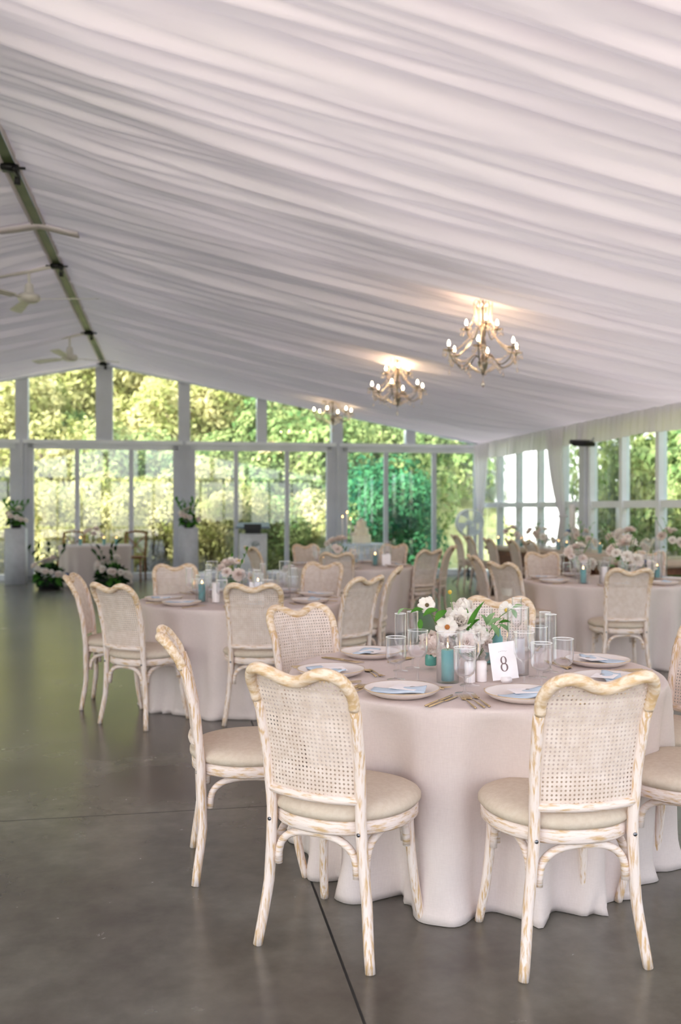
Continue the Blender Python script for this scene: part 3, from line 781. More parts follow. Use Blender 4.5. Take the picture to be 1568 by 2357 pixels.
def setting(c, px_, py_, seat, full=True, nap=0.3, tn=''):
    """px_,py_ = plate centre; the sitter's side is away from the table centre"""
    d = Vector((c[0] - px_, c[1] - py_)).normalized(); rz = atan2(-d.x, d.y); rt = Vector((d.y, -d.x))
    put(plate0, px_, py_, TT, rz, 'cream stoneware plate at ' + seat, 'plates on ' + tn)
    put(napkin0, px_ - d.x * .022, py_ - d.y * .022, TT, rz + nap, 'pale blue folded napkin on the plate at ' + seat, 'napkins on ' + tn)
    put(menu0, px_ + d.x * .015 + rt.x * .01, py_ + d.y * .015 + rt.y * .01, TT - .004, rz + .15 * nap, 'white menu card on the napkin at ' + seat, 'menu cards on ' + tn)
    def cut(k, a, b_, an, lab, gr):
        put(k, px_ + rt.x * a + d.x * b_, py_ + rt.y * a + d.y * b_, TT, rz + an, lab + seat, gr + tn)
    cut('knife', .160, -.02, .02, 'gold knife nearest the plate at ', 'knives on ')
    cut('fork', -.160, -.02, .0, 'gold fork nearest the plate at ', 'forks on ')
    if full:
        cut('knife', .180, -.025, -.02, 'outer gold knife at ', 'knives on ')
        cut('fork', -.185, -.03, .04, 'middle gold fork at ', 'forks on '); cut('fork', -.21, -.035, -.03, 'outermost gold fork at ', 'forks on ')
        cut('spoon', .0, .165, pi / 2, 'gold dessert spoon above the plate at ', 'spoons on ')
        cut('fork', .01, .185, -pi / 2 + .05, 'gold dessert fork above the plate at ', 'forks on ')
TN1, TN2, TN3, TN4 = 'the front table', 'the second table', 'the cake-side table', 'the right-hand table'
for (px_, py_), s_ in (((-.038, 3.732), 'the side-on left chair, front table'), ((.219, 3.335), 'the near left chair, front table'), ((.135, 4.20), 'the far left chair, front table'),
                     ((.640, 3.265), 'the near right chair, front table'), ((1.096, 3.98), 'the far right chair, front table'), ((1.02, 3.56), 'the cut-off right chair, front table'), ((.72, 4.42), 'the far chair, front table')):
    setting(T1, px_, py_, s_, True, .35, TN1)
def ring(c, bearings, names, tn, r=.57, full=False, glasses=True):
    for bdeg, nm in zip(bearings, names):
        a = R(bdeg); x, y = c[0] + r * sin(a), c[1] + r * cos(a)
        setting(c, x, y, nm + ', ' + tn[4:], full, .3, tn)
        if glasses:
            for k, (dr, da) in {'goblet': (.37, .42), 'wine_glass': (.30, .30), 'champagne_flute': (.40, .18)}.items():
                put(k, c[0] + dr * sin(a - da), c[1] + dr * cos(a - da), TT, 0, 'clear %s by the plate at %s, %s' % (k.replace('_', ' '), nm, tn[4:]), 'glasses on ' + tn)
ring(T2, (221, 257, 170, 324, 27, 118, 70), ('the near left chair', 'the outermost left chair', 'the squarely turned chair', 'the far left chair', 'the far right chair', 'the near right chair', 'the edge-on right chair'), TN2)
ring(T3, (184, 335, 25, 285, 110, 62), ('the near chair', 'the far left chair', 'the far right chair', 'the left chair', 'the near right chair', 'the farther right chair'), TN3)
ring(T4, (186, 345, 248, 290, 33, 90, 140), ('the near chair', 'the far left chair', 'the near left chair', 'the narrow-looking chair', 'the far right chair', 'the right side', 'the near right side'), TN4)
# glasses, candles on the front table: (kind, picture x of the foot, y of the foot, label)
for k, a, b_, lab in (
    ('goblet', 912, 1565, 'clear short-stemmed goblet at the left end of the front table glasses'),
    ('wine_glass', 962, 1572, 'clear wine glass right beside the leftmost goblet, front table'),
    ('champagne_flute', 922, 1545, 'clear champagne flute standing behind the leftmost goblet'),
    ('champagne_flute', 950, 1538, 'tallest champagne flute behind the two leftmost glasses, front table'),
    ('goblet', 1070, 1597, 'clear goblet in front of the teal candle and the shakers'),
    ('wine_glass', 1082, 1578, 'clear wine glass just behind the goblet by the shakers'),
    ('champagne_flute', 1055, 1545, 'champagne flute under the rose blooms of the front table'),
    ('wine_glass', 1207, 1578, 'clear wine glass right beside the number card'),
    ('goblet', 1247, 1583, 'clear goblet between the number card and the right chair'),
    ('wine_glass', 1238, 1560, 'clear wine glass rising behind the goblet right of the number card'),
    ('champagne_flute', 1255, 1540, 'champagne flute behind the glasses right of the number card'),
    ('champagne_flute', 1268, 1548, 'champagne flute farthest right among the front table flutes'),
    ('goblet', 1297, 1570, 'clear goblet standing alone farthest right on the front table'),
    ('wine_glass', 1115, 1500, 'clear wine glass behind the flowers on the front table'),
    ('champagne_flute', 1190, 1490, 'champagne flute behind the tall white candle, front table')):
    p = at(a, b_, TH_); put(k, p.x, p.y, TT, 0, lab, 'glasses on ' + TN1)
for k, a, b_, lab, gr in (
    ('teal_candle', 1031, 1570, 'tall teal pillar candle lit inside a clear cylinder, front table', 'candles on the front table'),
    ('glass_cylinder', 1031, 1570, 'clear glass cylinder around the tall teal candle', 'glass cylinders on the front table'),
    ('short_teal_candle', 1128, 1528, 'short teal candle behind the number card on its left', 'candles on the front table'),
    ('white_candle', 1193, 1552, 'tall white pillar candle behind the number card on its right', 'candles on the front table'),
    ('tall_glass_cylinder', 1193, 1552, 'tall clear cylinder around the white pillar candle', 'glass cylinders on the front table'),
    ('shaker', 1109, 1569, 'white ceramic shaker, right one of the pair', 'white shakers on the front table'),
    ('shaker', 1082, 1571, 'white ceramic shaker, left one of the pair', 'white shakers on the front table')):
    p = at(a, b_, TH_); put(k, p.x, p.y, TT + (.005 if 'candle' in k else 0), 0, lab, gr)
# the number card
p = at(1166, 1572, TH_)
nc = thing('table_number_card', 'white card printed with the number 8 in a white holder', 'card', (p.x, p.y, TT), R(6))
Mt = Matrix.Translation((0, .004, .012)) @ Matrix.Rotation(R(-6), 4, 'Y') @ Matrix.Rotation(R(-7), 4, 'X')
MB().box(-.051, .051, -.0008, .0008, 0, .142, Mt).build('sheet', M_paper, nc, False)
MB().box(-.021, .021, -.011, .016, 0, .022, bev=.004).build('holder', M_wax, nc)
q = MB()
for zc, ro, ri, ho, hi in ((.073, .0125, .0062, .0155, .0132), (.0465, .0150, .0085, .0165, .0138)):
    n = 40; vs = []
    for k in range(n):
        a = 2 * pi * k / n
        vs.append((ro * cos(a), -.0015, zc + ho * sin(a))); vs.append((ri * cos(a), -.0015, zc + hi * sin(a)))
    q.add(vs, [(2 * k, 2 * k + 1, (2 * k + 3) % (2 * n), (2 * k + 2) % (2 * n)) for k in range(n)])
for x in (-.014, -.007, 0, .007, .014): q.add([(x - .0025, -.0013, .107 + .002 * cos(x * 200)), (x + .0025, -.0013, .107), (x + .0025, -.0013, .1078), (x - .0025, -.0013, .1078 + .002 * cos(x * 200))], [(0, 1, 2, 3)])
q.xf(Mt).build('numeral', M_ink, nc, False)

# ------------------------------------------------------------------ flowers
def petal(q, ang, e0, L, W, curl, off=0.0, ruf=0.0, seed=0, n=5):
    """petal leaving the axis at elevation e0 (0 = upright), bending outward by curl"""
    vs = []; ra, za = off, 0.0; e = e0
    ca, sa = cos(ang), sin(ang); m = 4
    for i in range(n + 1):
        t = i / n; wd = W * sin(pi * (.12 + .80 * t)) ** .7
        for j in range(m + 1):
            s = -1 + 2 * j / m; cup = -.35 * wd * s * s + ruf * sin(seed + 7 * t + 5 * s) * t
            x = ra - cup * cos(e) * -1; z = za + cup * sin(e) * -1 * -1
            y = s * wd * .5
            vs.append((x * ca - y * sa, x * sa + y * ca, z))
        ra += L / n * sin(e); za += L / n * cos(e); e += curl / n
    fs = [(i * (m + 1) + j, i * (m + 1) + j + 1, (i + 1) * (m + 1) + j + 1, (i + 1) * (m + 1) + j) for i in range(n) for j in range(m)]
    q.add(vs, fs)
def bloom(kind, seed=1):
    """unit bloom, radius about 1, opening to +z"""
    r = random.Random(seed); q = MB()
    if kind == 'rose': L = [(4, .05, .75, .7, .3, .02), (6, .25, .85, .85, .5, .08), (8, .55, .95, .95, .7, .12), (9, .9, 1.0, 1.0, .7, .12)]
    elif kind == 'peony': L = [(6, -.1, 1.0, .8, .2, .05), (9, .15, 1.05, .8, .4, .1), (12, .45, 1.1, .75, .5, .12), (14, .85, 1.1, .75, .5, .12), (12, 1.3, 1.05, .8, .4, .1)]
    elif kind == 'round_peony': L = [(7, -.35, 1.2, 1.0, .55, .25), (8, .0, 1.3, 1.1, -.6, .35), (8, .5, 1.25, 1.2, -1.1, .35), (7, 1.2, 1.1, 1.2, -1.2, .3)]
    elif kind == 'anemone': L = [(6, 1.05, 1.0, .95, .3, .05), (6, 1.2, 1.0, .95, .3, .05)]
    for (n, e, l, wd, cu, of) in L:
        ph = r.uniform(0, 6)
        for k in range(n): petal(q, ph + 2 * pi * k / n + r.uniform(-.12, .12), e + r.uniform(-.08, .08), l * r.uniform(.88, 1.08), wd, cu, of, .07, r.uniform(0, 9))
    return q
BLM = {}
for k in ('rose', 'peony', 'round_peony', 'anemone'): BLM[k] = [bloom(k, s_) for s_ in (1, 2)]
FLM = {}
def flower_obj(kind, m, parent, loc, rad, nrm, name=None, cen=None, v=0):
    key = (kind, m.name, v)
    nm = name or kind
    if key not in FLM:
        o = BLM[kind][v].build(nm, m, parent); FLM[key] = o.data
    else: o = bpy.data.objects.new(nm, FLM[key]); C.objects.link(o); o.parent = parent
    o.location = loc; o.scale = (rad,) * 3; o.rotation_euler = Vector(nrm).to_track_quat('Z', 'Y').to_euler()
    if cen is not None:
        k2 = ('c', cen.name)
        if k2 not in FLM:
            c_ = MB().lathe([(.24, .10), (.22, .22), (.14, .30), (0, .33)], 14).build('flower_centre', cen, o); FLM[k2] = c_.data
        else: c_ = bpy.data.objects.new('flower_centre', FLM[k2]); C.objects.link(c_); c_.parent = o
    return o
def leaf_obj(parent, m, base, tip, wd, bend=.15, nm='leaf'):
    a, b_ = Vector(base), Vector(tip); d = b_ - a; L = d.length; d.normalize()
    up = Vector((0, -.5, 1)); sd = d.cross(up).normalized(); up = sd.cross(d)
    vs = []; n = 8
    for i in range(n + 1):
        t = i / n; c_ = a + d * L * t + up * bend * L * sin(pi * t * .9); w_ = wd * sin(pi * min(1, .04 + .96 * t)) ** .8 * (1.1 - .35 * t)
        vs += [c_ - sd * w_ + up * w_ * .25, c_, c_ + sd * w_ + up * w_ * .25]
    fs = []
    for i in range(n): k = 3 * i; fs += [(k, k + 1, k + 4, k + 3), (k + 1, k + 2, k + 5, k + 4)]
    return mesh(nm, vs, fs, m, parent)
def stem_obj(parent, a, b_, bow=(0, 0, 0), r_=.0016, m=None):
    a, b_ = Vector(a), Vector(b_); mid = (a + b_) / 2 + Vector(bow)
    return MB().tube(curve([a, mid, b_], 5), r_, 6).build('stem', m or M_stem, parent)
# front centrepiece: clear footed bowl
o_ = at(1098, 1545, TH_); FA = thing('flower_arrangement', 'white peonies, roses and green leaves in clear glass, front table', 'flowers', (o_.x, o_.y, TT), 0, 'flower arrangements on the tables')
MB().lathe([(.045, 0), (.043, .002), (.012, .006), (.008, .02), (.012, .034), (.045, .042), (.062, .058), (.066, .085), (.064, .118), (.0628, .118), (.0645, .085), (.06, .06), (.044, .045), (0, .038)], 30).build('vase', M_glass, FA)
def loc(px_, py_, dy=0.0): return atd(px_, py_, o_.y + dy) - Vector((o_.x, o_.y, TT))
MB().lathe([(0, 0), (.022, 0), (.024, .004), (.024, .050), (.020, .056)], 20, tuple(loc(992, 1531, .06) * 1)).build('bud_vase', M_tealg, FA)
MB().lathe([(0, 0), (.022, 0), (.024, .004), (.022, .110), (.014, .125), (.012, .15)], 20, tuple(loc(1146, 1528, .14))).build('bud_vase', M_teal, FA)
S_ = o_.y / 2150 * 1.18
for kind, m, a, b_, r_, dy, cen, nm, nn in (
    ('anemone', M_petal, 982, 1391, 17, -.02, M_darkc, 'cosmos', (-.3, -1, .35)),
    ('round_peony', M_petal, 1066, 1402, 25, .08, None, 'peony', (-.1, -.6, 1)),
    ('peony', M_petal, 1060, 1430, 30, -.02, None, 'peony', (-.1, -1, .5)),
    ('anemone', M_petal, 1030, 1441, 21, -.07, M_orng, 'cosmos', (-.1, -1, .4)),
    ('round_peony', M_blush, 996, 1480, 27, -.04, None, 'peony', (-.4, -1, .5)),
    ('rose', M_petal, 1008, 1497, 17, -.06, None, 'rose', (-.2, -1, -.5)),
    ('rose', M_blush, 1074, 1477, 20, -.08, None, 'rose', (-.1, -1, .25)),
    ('rose', M_petal, 1104, 1458, 20, -.06, None, 'rose', (.3, -1, .4)),
    ('rose', M_blush, 1125, 1482, 17, -.02, None, 'rose', (.9, -.7, 0)),
    ('anemone', M_petal, 1168, 1403, 17, .05, M_yell, 'cosmos', (.1, -1, .3)),
    ('rose', M_petal, 1050, 1500, 16, .04, None, 'rose', (0, -1, .2)),
    ('peony', M_petal, 1100, 1500, 17, .05, None, 'peony', (.4, -1, .3)), ('peony', M_petal, 1042, 1462, 19, .0, None, 'peony', (-.2, -1, .3)),
    ('rose', M_petal, 1084, 1447, 16, -.03, None, 'rose', (.1, -1, .5)), ('round_peony', M_petal, 1048, 1412, 18, .03, None, 'peony', (-.4, -1, .6)), ('rose', M_blush, 1028, 1486, 17, .0, None, 'rose', (-.2, -1, .0))):
    c_ = loc(a, b_, dy); n_ = Vector(nn).normalized(); rr_ = r_ * S_
    stem_obj(FA, (0, 0, .05), c_ - n_ * rr_ * .5, (c_.x * .25, c_.y * .3, .02))
    flower_obj(kind, m, FA, c_ - n_ * rr_ * .45, rr_, n_, nm, cen, random.randint(0, 1))
c_ = loc(1036, 1363, -.02); stem_obj(FA, (-.05, 0, .11), c_, (-.01, 0, 0)); MB().lathe([(0, -.009), (.007, -.005), (.009, .002), (.006, .008), (0, .010)], 10, tuple(c_)).build('bud', M_yell, FA)
for a, b_, d2, e_, wd, m, dy in ((975, 1402, 945, 1412, .014, M_leaf, -.02), (1008, 1403, 974, 1420, .019, M_leaf, -.05), (1028, 1405, 1002, 1433, .019, M_leaf, -.06), (968, 1425, 967, 1452, .012, M_leaf, -.04),
    (930, 1400, 916, 1415, .008, M_leafl, -.02), (1074, 1470, 1119, 1383, .014, M_leaf, -.03), (1075, 1440, 1074, 1398, .010, M_leaf, .0), (1078, 1450, 1108, 1425, .013, M_leaf, -.03),
    (1120, 1440, 1105, 1414, .016, M_leafl, .02), (1122, 1438, 1142, 1410, .016, M_leafl, .0), (1125, 1440, 1158, 1425, .015, M_leafl, -.03), (1130, 1436, 1148, 1468, .016, M_leafl, -.04),
    (1148, 1434, 1178, 1434, .012, M_leaf, -.05), (1150, 1437, 1172, 1456, .013, M_leafl, -.05), (1180, 1400, 1206, 1396, .014, M_leafl, .05), (1178, 1402, 1188, 1424, .012, M_leafl, .04),
    (1110, 1445, 1122, 1462, .014, M_leafl, -.02), (985, 1500, 993, 1510, .008, M_leaf, -.02), (1095, 1475, 1110, 1482, .01, M_leaf, -.02)):
    leaf_obj(FA, m, loc(a, b_, dy), loc(d2, e_, dy - .01), wd)
stem_obj(FA, (.02, 0, .10), loc(1150, 1436, -.03), (0, 0, .02)); stem_obj(FA, (.02, 0, .1), loc(1178, 1401, .05), (0, 0, .03)); stem_obj(FA, (-.02, 0, .1), loc(930, 1400, -.02), (-.02, 0, .05))

def arrangement(name, lab, cat, x, y, z, n, rad, hgt, blooms, leafm, group, vase='bowl', rb=.055, vh=.09, seed=1, nl=14, fr=.04, tall=0, blue=0, lw=.016, low=-.1):
    r = random.Random(seed); t = thing(name, lab, cat, (x, y, z), 0, group)
    if vase == 'bowl': MB().lathe([(.04, 0), (.038, .003), (.012, .01), (.012, .02), (rb, vh * .5), (rb * 1.1, vh), (rb * 1.05, vh), (rb * .95, vh * .5), (0, .03)], 20).build('vase', M_glass, t)
    elif vase == 'pot': MB().lathe([(0, 0), (rb * .8, 0), (rb, vh), (rb * .92, vh), (0, vh * .8)], 20).build('pot', M_black, t)
    for k in range(nl):
        a = r.uniform(0, 6.28); el = r.uniform(low, 1.35); q_ = Vector((cos(a) * cos(el) * rad, sin(a) * cos(el) * rad, vh + sin(el) * hgt * .8)) * 1.0
        b_ = Vector((cos(a) * .3 * rad, sin(a) * .3 * rad, vh + .15 * hgt)); k_ = r.uniform(.65, 1.1)
        leaf_obj(t, leafm[k % len(leafm)], b_.lerp(q_, .35), b_.lerp(q_, k_), lw * r.uniform(.7, 1.3), .1)
    for k in range(tall):
        a = r.uniform(0, 6.28); tip = Vector((cos(a) * rad * 1.1, sin(a) * rad * 1.1, vh + hgt * r.uniform(1.2, 1.6)))
        stem_obj(t, (0, 0, vh), tip, (0, 0, .02), .002 + lw * .06); 
        for f in (.6, .8, 1): leaf_obj(t, leafm[0], Vector((0, 0, vh)).lerp(tip, f), Vector((0, 0, vh)).lerp(tip, f) + Vector((r.uniform(-1, 1), r.uniform(-1, 1), .7)) * lw * 3, lw * .7)
    for k in range(n):
        a = 2.4 * k + r.uniform(-.3, .3); el = .1 + 1.3 * ((k * .618) % 1)
        d = Vector((cos(a) * cos(el), sin(a) * cos(el), sin(el)))
        c_ = Vector((d.x * rad, d.y * rad, vh + .01 + d.z * hgt)); fr_ = fr * r.uniform(.75, 1.2)
        kd = r.choice(blooms); m = r.choice([M_petal, M_blush]);
        if k < blue: m = M_bluef
        stem_obj(t, (0, 0, vh * .6), c_, (0, 0, 0), .0018)
        flower_obj(kd, m, t, c_, fr_, d + Vector((0, -.3, .1)), kd if kd != 'anemone' else 'cosmos', M_yell if kd == 'anemone' else None, r.randint(0, 1))
    return t
GA = 'flower arrangements on the tables'
p2 = at(540, 1370, TH_)
arrangement('flower_arrangement', 'blush roses with a pink cosmos on top, second table centre', 'flowers', p2.x, p2.y, TT, 10, .13, .16, ['rose', 'peony', 'anemone'], [M_leaf, M_leafl], GA, seed=3, fr=.042, nl=18, tall=2)
arrangement('flower_arrangement', 'white blooms and greenery on the cake-side round table', 'flowers', -.02, 10.9, TT, 10, .17, .22, ['rose', 'peony'], [M_leaf, M_leafl], GA, seed=5, fr=.052, nl=20)
arrangement('flower_arrangement', 'full blush arrangement with one blue bloom, right-hand round table', 'flowers', 2.62, 8.55, TT, 14, .20, .26, ['rose', 'peony', 'rose'], [M_leafl, M_leaf], GA, seed=8, fr=.055, nl=20, tall=4, blue=1)
arrangement('flower_arrangement', 'small blush bud arrangement left on the right-hand round table', 'flowers', 2.25, 8.85, TT, 8, .13, .22, ['rose', 'peony'], [M_leafl], GA, seed=9, fr=.045, nl=10, tall=2)
# cylinders and candles on the other round tables
def cluster(c, items, tn):
    for k, a, b_, lab in items:
        z = TT + (.005 if 'candle' in k else 0); put(k, c[0] + a, c[1] + b_, z, 0, lab, ('candles on ' if 'candle' in k else 'glass cylinders on ') + tn)
cluster(T2, (('teal_candle', -.27, -.20, 'teal pillar candle left of the second table flowers'), ('glass_cylinder', -.27, -.20, 'clear cylinder around the left teal candle, second table'),
             ('teal_candle', .11, .02, 'teal pillar candle right of the second table flowers'), ('glass_cylinder', .11, .02, 'clear cylinder around the right teal candle, second table'),
             ('glass_cylinder', .22, .0, 'empty-looking clear cylinder at the right of the second table group'), ('glass_cylinder', .02, .14, 'clear cylinder behind the second table flowers'),
             ('white_candle', -.16, -.28, 'white pillar candle nearest us on the second table'), ('tall_glass_cylinder', .30, .12, 'tall clear cylinder farthest right on the second table'), ('tall_glass_cylinder', -.24, .12, 'tall clear cylinder at the back left of the second table')), TN2)
cluster(T3, (('teal_candle', .30, .0, 'lit teal candle right of the flowers, cake-side table'), ('glass_cylinder', .30, 0, 'clear cylinder round the candle on the right, cake-side table'), ('glass_cylinder', -.30, .1, 'clear cylinder left of the flowers, cake-side table'),
             ('short_teal_candle', -.30, .1, 'short lit teal candle left of the flowers, cake-side table'), ('white_candle', .45, .15, 'white pillar candle at the right of the cake-side table'), ('tall_glass_cylinder', .45, .15, 'tall clear cylinder round the white candle, cake-side table'), ('tall_glass_cylinder', -.18, .25, 'tall clear cylinder at the back of the cake-side table')), TN3)
cluster(T4, (('teal_candle', -.30, -.33, 'lit teal candle near the two left plates, right-hand table'), ('glass_cylinder', -.30, -.33, 'clear cylinder round the lit teal candle, right-hand table'), ('white_candle', -.10, -.28, 'lit white candle under the blush flowers, right-hand table'), ('glass_cylinder', -.10, -.28, 'clear cylinder round the white candle, right-hand table'),
             ('teal_candle', .48, .05, 'teal candle at the right of the right-hand table'), ('tall_glass_cylinder', .48, .05, 'tall cylinder round the right teal candle, right-hand table'), ('tall_glass_cylinder', .36, .1, 'tall clear cylinder beside the blue bloom, right-hand table'), ('tall_glass_cylinder', .58, .2, 'tall clear cylinder farthest right, right-hand table'), ('tall_glass_cylinder', -.2, .2, 'tall clear cylinder behind the small bud arrangement')), TN4)
for (c, a, b_, lab) in ((T2, .12, -.22, 'small white number card on the second table'), (T3, .42, -.22, 'white number card on the cake-side table')):
    t = thing('table_number_card', lab, 'card', (c[0] + a, c[1] + b_, TT), .1, 'number cards on the farther tables')
    MB().box(-.05, .05, -.001, .001, .012, .142, Matrix.Rotation(R(-6), 4, 'X')).build('sheet', M_paper, t, False); MB().box(-.02, .02, -.012, .012, 0, .02, bev=.003).build('holder', M_wax, t)

# ------------------------------------------------------------------ long wooden tables on the right
def long_table(x, y, deg, L, W, lab):
    t = thing('long_table', lab, 'table', (x, y, 0), R(deg), 'long wooden tables')
    MB().box(-W / 2, W / 2, -L / 2, L / 2, .70, .76, bev=.006).build('tabletop', M_runner, t)
    MB().box(-W / 2 + .04, W / 2 - .04, -L / 2 + .04, L / 2 - .04, .62, .70).build('apron', M_brown, t, False)
    for sx in (-1, 1):
        for sy in (-1, 1): MB().box(sx * (W / 2 - .09) - .04, sx * (W / 2 - .09) + .04, sy * (L / 2 - .12) - .04, sy * (L / 2 - .12) + .04, 0, .62, bev=.004).build('leg', M_brown, t)
    MB().box(-W / 2 + .10, -W / 2 + .13, -L / 2 + .1, L / 2 - .1, .10, .62).build('side_panel', M_brown, t, False)
    return t
long_table(3.32, 13.95, 15.7, 3.4, 1.0, 'long brown wooden table running away from us by the right windows')
long_table(3.95, 11.3, 15.7, 1.3, 1.6, 'shorter wooden table behind the right-hand round table')
a_ = R(15.7); ldir = Vector((-sin(a_), cos(a_))); lrt = Vector((cos(a_), sin(a_)))
k = 0
LB = ['at the far end', 'second from the far end', 'third from the far end', 'around a blue bloom in the middle', 'second from the near end', 'at the near end']
for f in (1.45, .95, .4, -.25, -.8, -1.4):
    p = Vector((3.32, 13.95)) + ldir * f + lrt * (.05 if k % 2 else -.12)
    arrangement('flower_arrangement', 'blush and green flowers on the long table, ' + LB[k], 'flowers', p.x, p.y, .761, 6, .15, .20, ['rose', 'peony'], [M_leafl, M_leaf], 'flowers on the long wooden table', seed=20 + k, fr=.055, nl=9, tall=2, blue=2 if k == 3 else 0, lw=.022)
    q_ = p + ldir * .22 + lrt * .2; put('tall_glass_cylinder', q_.x, q_.y, .761, 0, 'tall clear cylinder on the long table, ' + LB[k], 'glass cylinders on the long tables')
    q_ = p + ldir * .2 - lrt * .15; put('teal_candle', q_.x, q_.y, .762, 0, 'teal candle on the long table, ' + LB[k], 'candles on the long tables')
    for j, kk in enumerate(('wine_glass', 'goblet')):
        q_ = p + ldir * (.12 + .12 * j) - lrt * (.24 + .04 * j); put(kk, q_.x, q_.y, .761, 0, 'clear %s on the long table, %s' % (kk.replace('_', ' '), LB[k]), 'glasses on the long tables')
    k += 1
for k, (dx, dy) in enumerate(((-.4, .2), (.1, .1), (.5, .25))):
    arrangement('flower_arrangement', 'pale blooms on the shorter wooden table, %s' % ('left one', 'middle one', 'right one')[k], 'flowers', 3.95 + dx, 11.3 + dy, .761, 8, .17, .26, ['rose', 'peony'], [M_leafl], 'flowers on the shorter wooden table', seed=40 + k, fr=.06, nl=9, tall=2, lw=.02)
for k, (dx, dy) in enumerate(((-.55, -.3), (-.2, -.2), (.3, -.2), (.6, -.1))):
    put('tall_glass_cylinder', 3.95 + dx, 11.3 + dy, .761, 0, 'tall clear cylinder on the shorter wooden table, %s from the left' % ('first', 'second', 'third', 'fourth')[k], 'glass cylinders on the shorter wooden table')
# window-side tall candles in cylinders
for k, px_ in enumerate((1318, 1340, 1425, 1436)):
    y = 14.8; x = (px_ - 784) / 2150 * y
    q = thing('candle_stand', 'tall white cylinder candle by the right windows, %s from the left' % ('first', 'second', 'third', 'fourth')[k], 'candle', (x, y, 0), 0, 'tall white candles by the right windows')
    MB().lathe([(.12, 0), (.12, .02), (.015, .04), (.012, .78), (.07, .80)], 16).build('stand', M_metalw, q)
    MB().lathe([(0, .80), (.05, .80), (.05, 1.42), (.04, 1.44), (0, 1.43)], 20).build('candle', M_wax, q)

# ------------------------------------------------------------------ couple table, pedestals, lectern, cake, fan
def ladder_chair(x, y, lab):
    t = thing('cross_back_chair', lab, 'chair', (x, y, 0), pi, 'brown wooden chairs of the couple table')
    for s in (-1, 1):
        MB().tube([(s * .19, -.24, 0), (s * .185, -.20, .45), (s * .20, -.27, .92)], .018, 8).build('leg', M_oak, t)
        MB().tube([(s * .19, .20, 0), (s * .18, .18, .45)], .018, 8).build('leg', M_oak, t)
        MB().tube([(s * .17, -.205, .50), (-s * .17, -.26, .84)], .012, 8).build('cross_slat', M_oak, t)
    MB().box(-.21, .21, -.21, .21, .43, .47, bev=.015).build('seat', M_oak, t)
    MB().tube(curve([(-.21, -.27, .90), (0, -.30, .93), (.21, -.27, .90)], 5), .028, 8, flat=.6).build('top_rail', M_oak, t)
ladder_chair(-5.10, 17.62, 'brown wooden chair behind the couple table, left one')
ladder_chair(-3.92, 17.62, 'brown wooden chair behind the couple table, right one')
arrangement('flower_arrangement', 'peach flower in a tan vase in the middle of the couple table', 'flowers', SW[0] + .05, SW[1] - .35, TT, 5, .15, .12, ['rose', 'peony'], [M_leaf], GA, seed=61, fr=.06, nl=10, vh=.16, rb=.06)
for k, (dx, kk) in enumerate(((-.42, 'goblet'), (-.33, 'tall_glass_cylinder'), (-.22, 'teal_candle'), (.2, 'teal_candle'), (.28, 'tall_glass_cylinder'), (.36, 'wine_glass'), (.42, 'teal_candle'))):
    nm = {'goblet': 'goblet', 'tall_glass_cylinder': 'tall glass cylinder', 'teal_candle': 'teal candle', 'wine_glass': 'wine glass'}[kk]
    put(kk, SW[0] + dx, SW[1] - .2, TT + .001, 0, '%s on the couple table, %s from the left' % (nm, ('first', 'second', 'third', 'fourth', 'fifth', 'sixth', 'seventh')[k]), 'glass and candles on the couple table')
arrangement('ground_flowers', 'dark mound of white roses on the floor left of the couple table', 'flowers', -4.98, 15.95, 0, 26, .30, .34, ['rose', 'peony'], [M_dleaf, M_dleaf, M_leaf], 'floor arrangements by the couple table', 'pot', .22, .18, 71, 230, .048, 4, 2, .045, -.65)
arrangement('ground_flowers', 'dark mound of white roses on the floor right of the couple table', 'flowers', -3.86, 15.75, 0, 28, .32, .36, ['rose', 'peony'], [M_dleaf, M_dleaf, M_leaf], 'floor arrangements by the couple table', 'pot', .22, .18, 72, 230, .048, 4, 0, .045, -.65)
for k, (px_, lab) in enumerate(((37, 'left'), (434, 'right'))):
    y = 16.95 if k == 0 else 17.2; x = (px_ - 784) / 2150 * y
    t = thing('pedestal', 'white square pedestal, %s one of the two by the gable glass' % lab, 'pedestal', (x, y, 0), TH, 'white pedestals')
    MB().box(-.175, .175, -.175, .175, 0, 1.0, bev=.004).build('plinth', M_ped, t); MB().box(-.178, .178, -.178, .178, 1.0, 1.012).build('cap', M_ped, t, False)
    arrangement('pedestal_flowers', 'tall loose green and blush flowers on the %s pedestal' % lab, 'flowers', x, y, 1.013, 16, .19, .26, ['rose', 'peony'], [M_leaf, M_dleaf, M_leaf], 'flowers on the pedestals', 'pot', .10, .10, 81 + k, 150, .045, 12, 0, .036, -.5)
lx = (583 - 784) / 2150 * 16.5
t = thing('lectern', 'white lectern with grey top and round tree emblem on its front', 'lectern', (lx, 16.5, 0), .05)
MB().box(-.24, .24, -.14, .14, 0, .925, bev=.004).build('panel', M_white, t)
MB().box(-.135, .135, -.10, .10, .925, 1.03).build('neck', M_black, t, False)
M_slate = mat('slate_blue_top', (92, 108, 126), rough=.4)
MB().box(-.30, .30, -.22, .20, 1.02, 1.05, Matrix.Rotation(R(0), 4, 'X'), bev=.006).add([(-.30, -.22, 1.05), (.30, -.22, 1.05), (.28, .2, 1.12), (-.28, .2, 1.12), (.28, .2, 1.05), (-.28, .2, 1.05)], [(0, 1, 2, 3), (3, 2, 4, 5), (0, 3, 5), (1, 4, 2)]).build('reading_desk', M_slate, t, False)
MB().box(-.15, .15, -.225, -.2, 1.0, 1.10).build('microphone_box', M_black, t, False)
M_embl = mat('grey_emblem', (128, 140, 140), rough=.8)
q = MB(); ez, ex = .70, .03
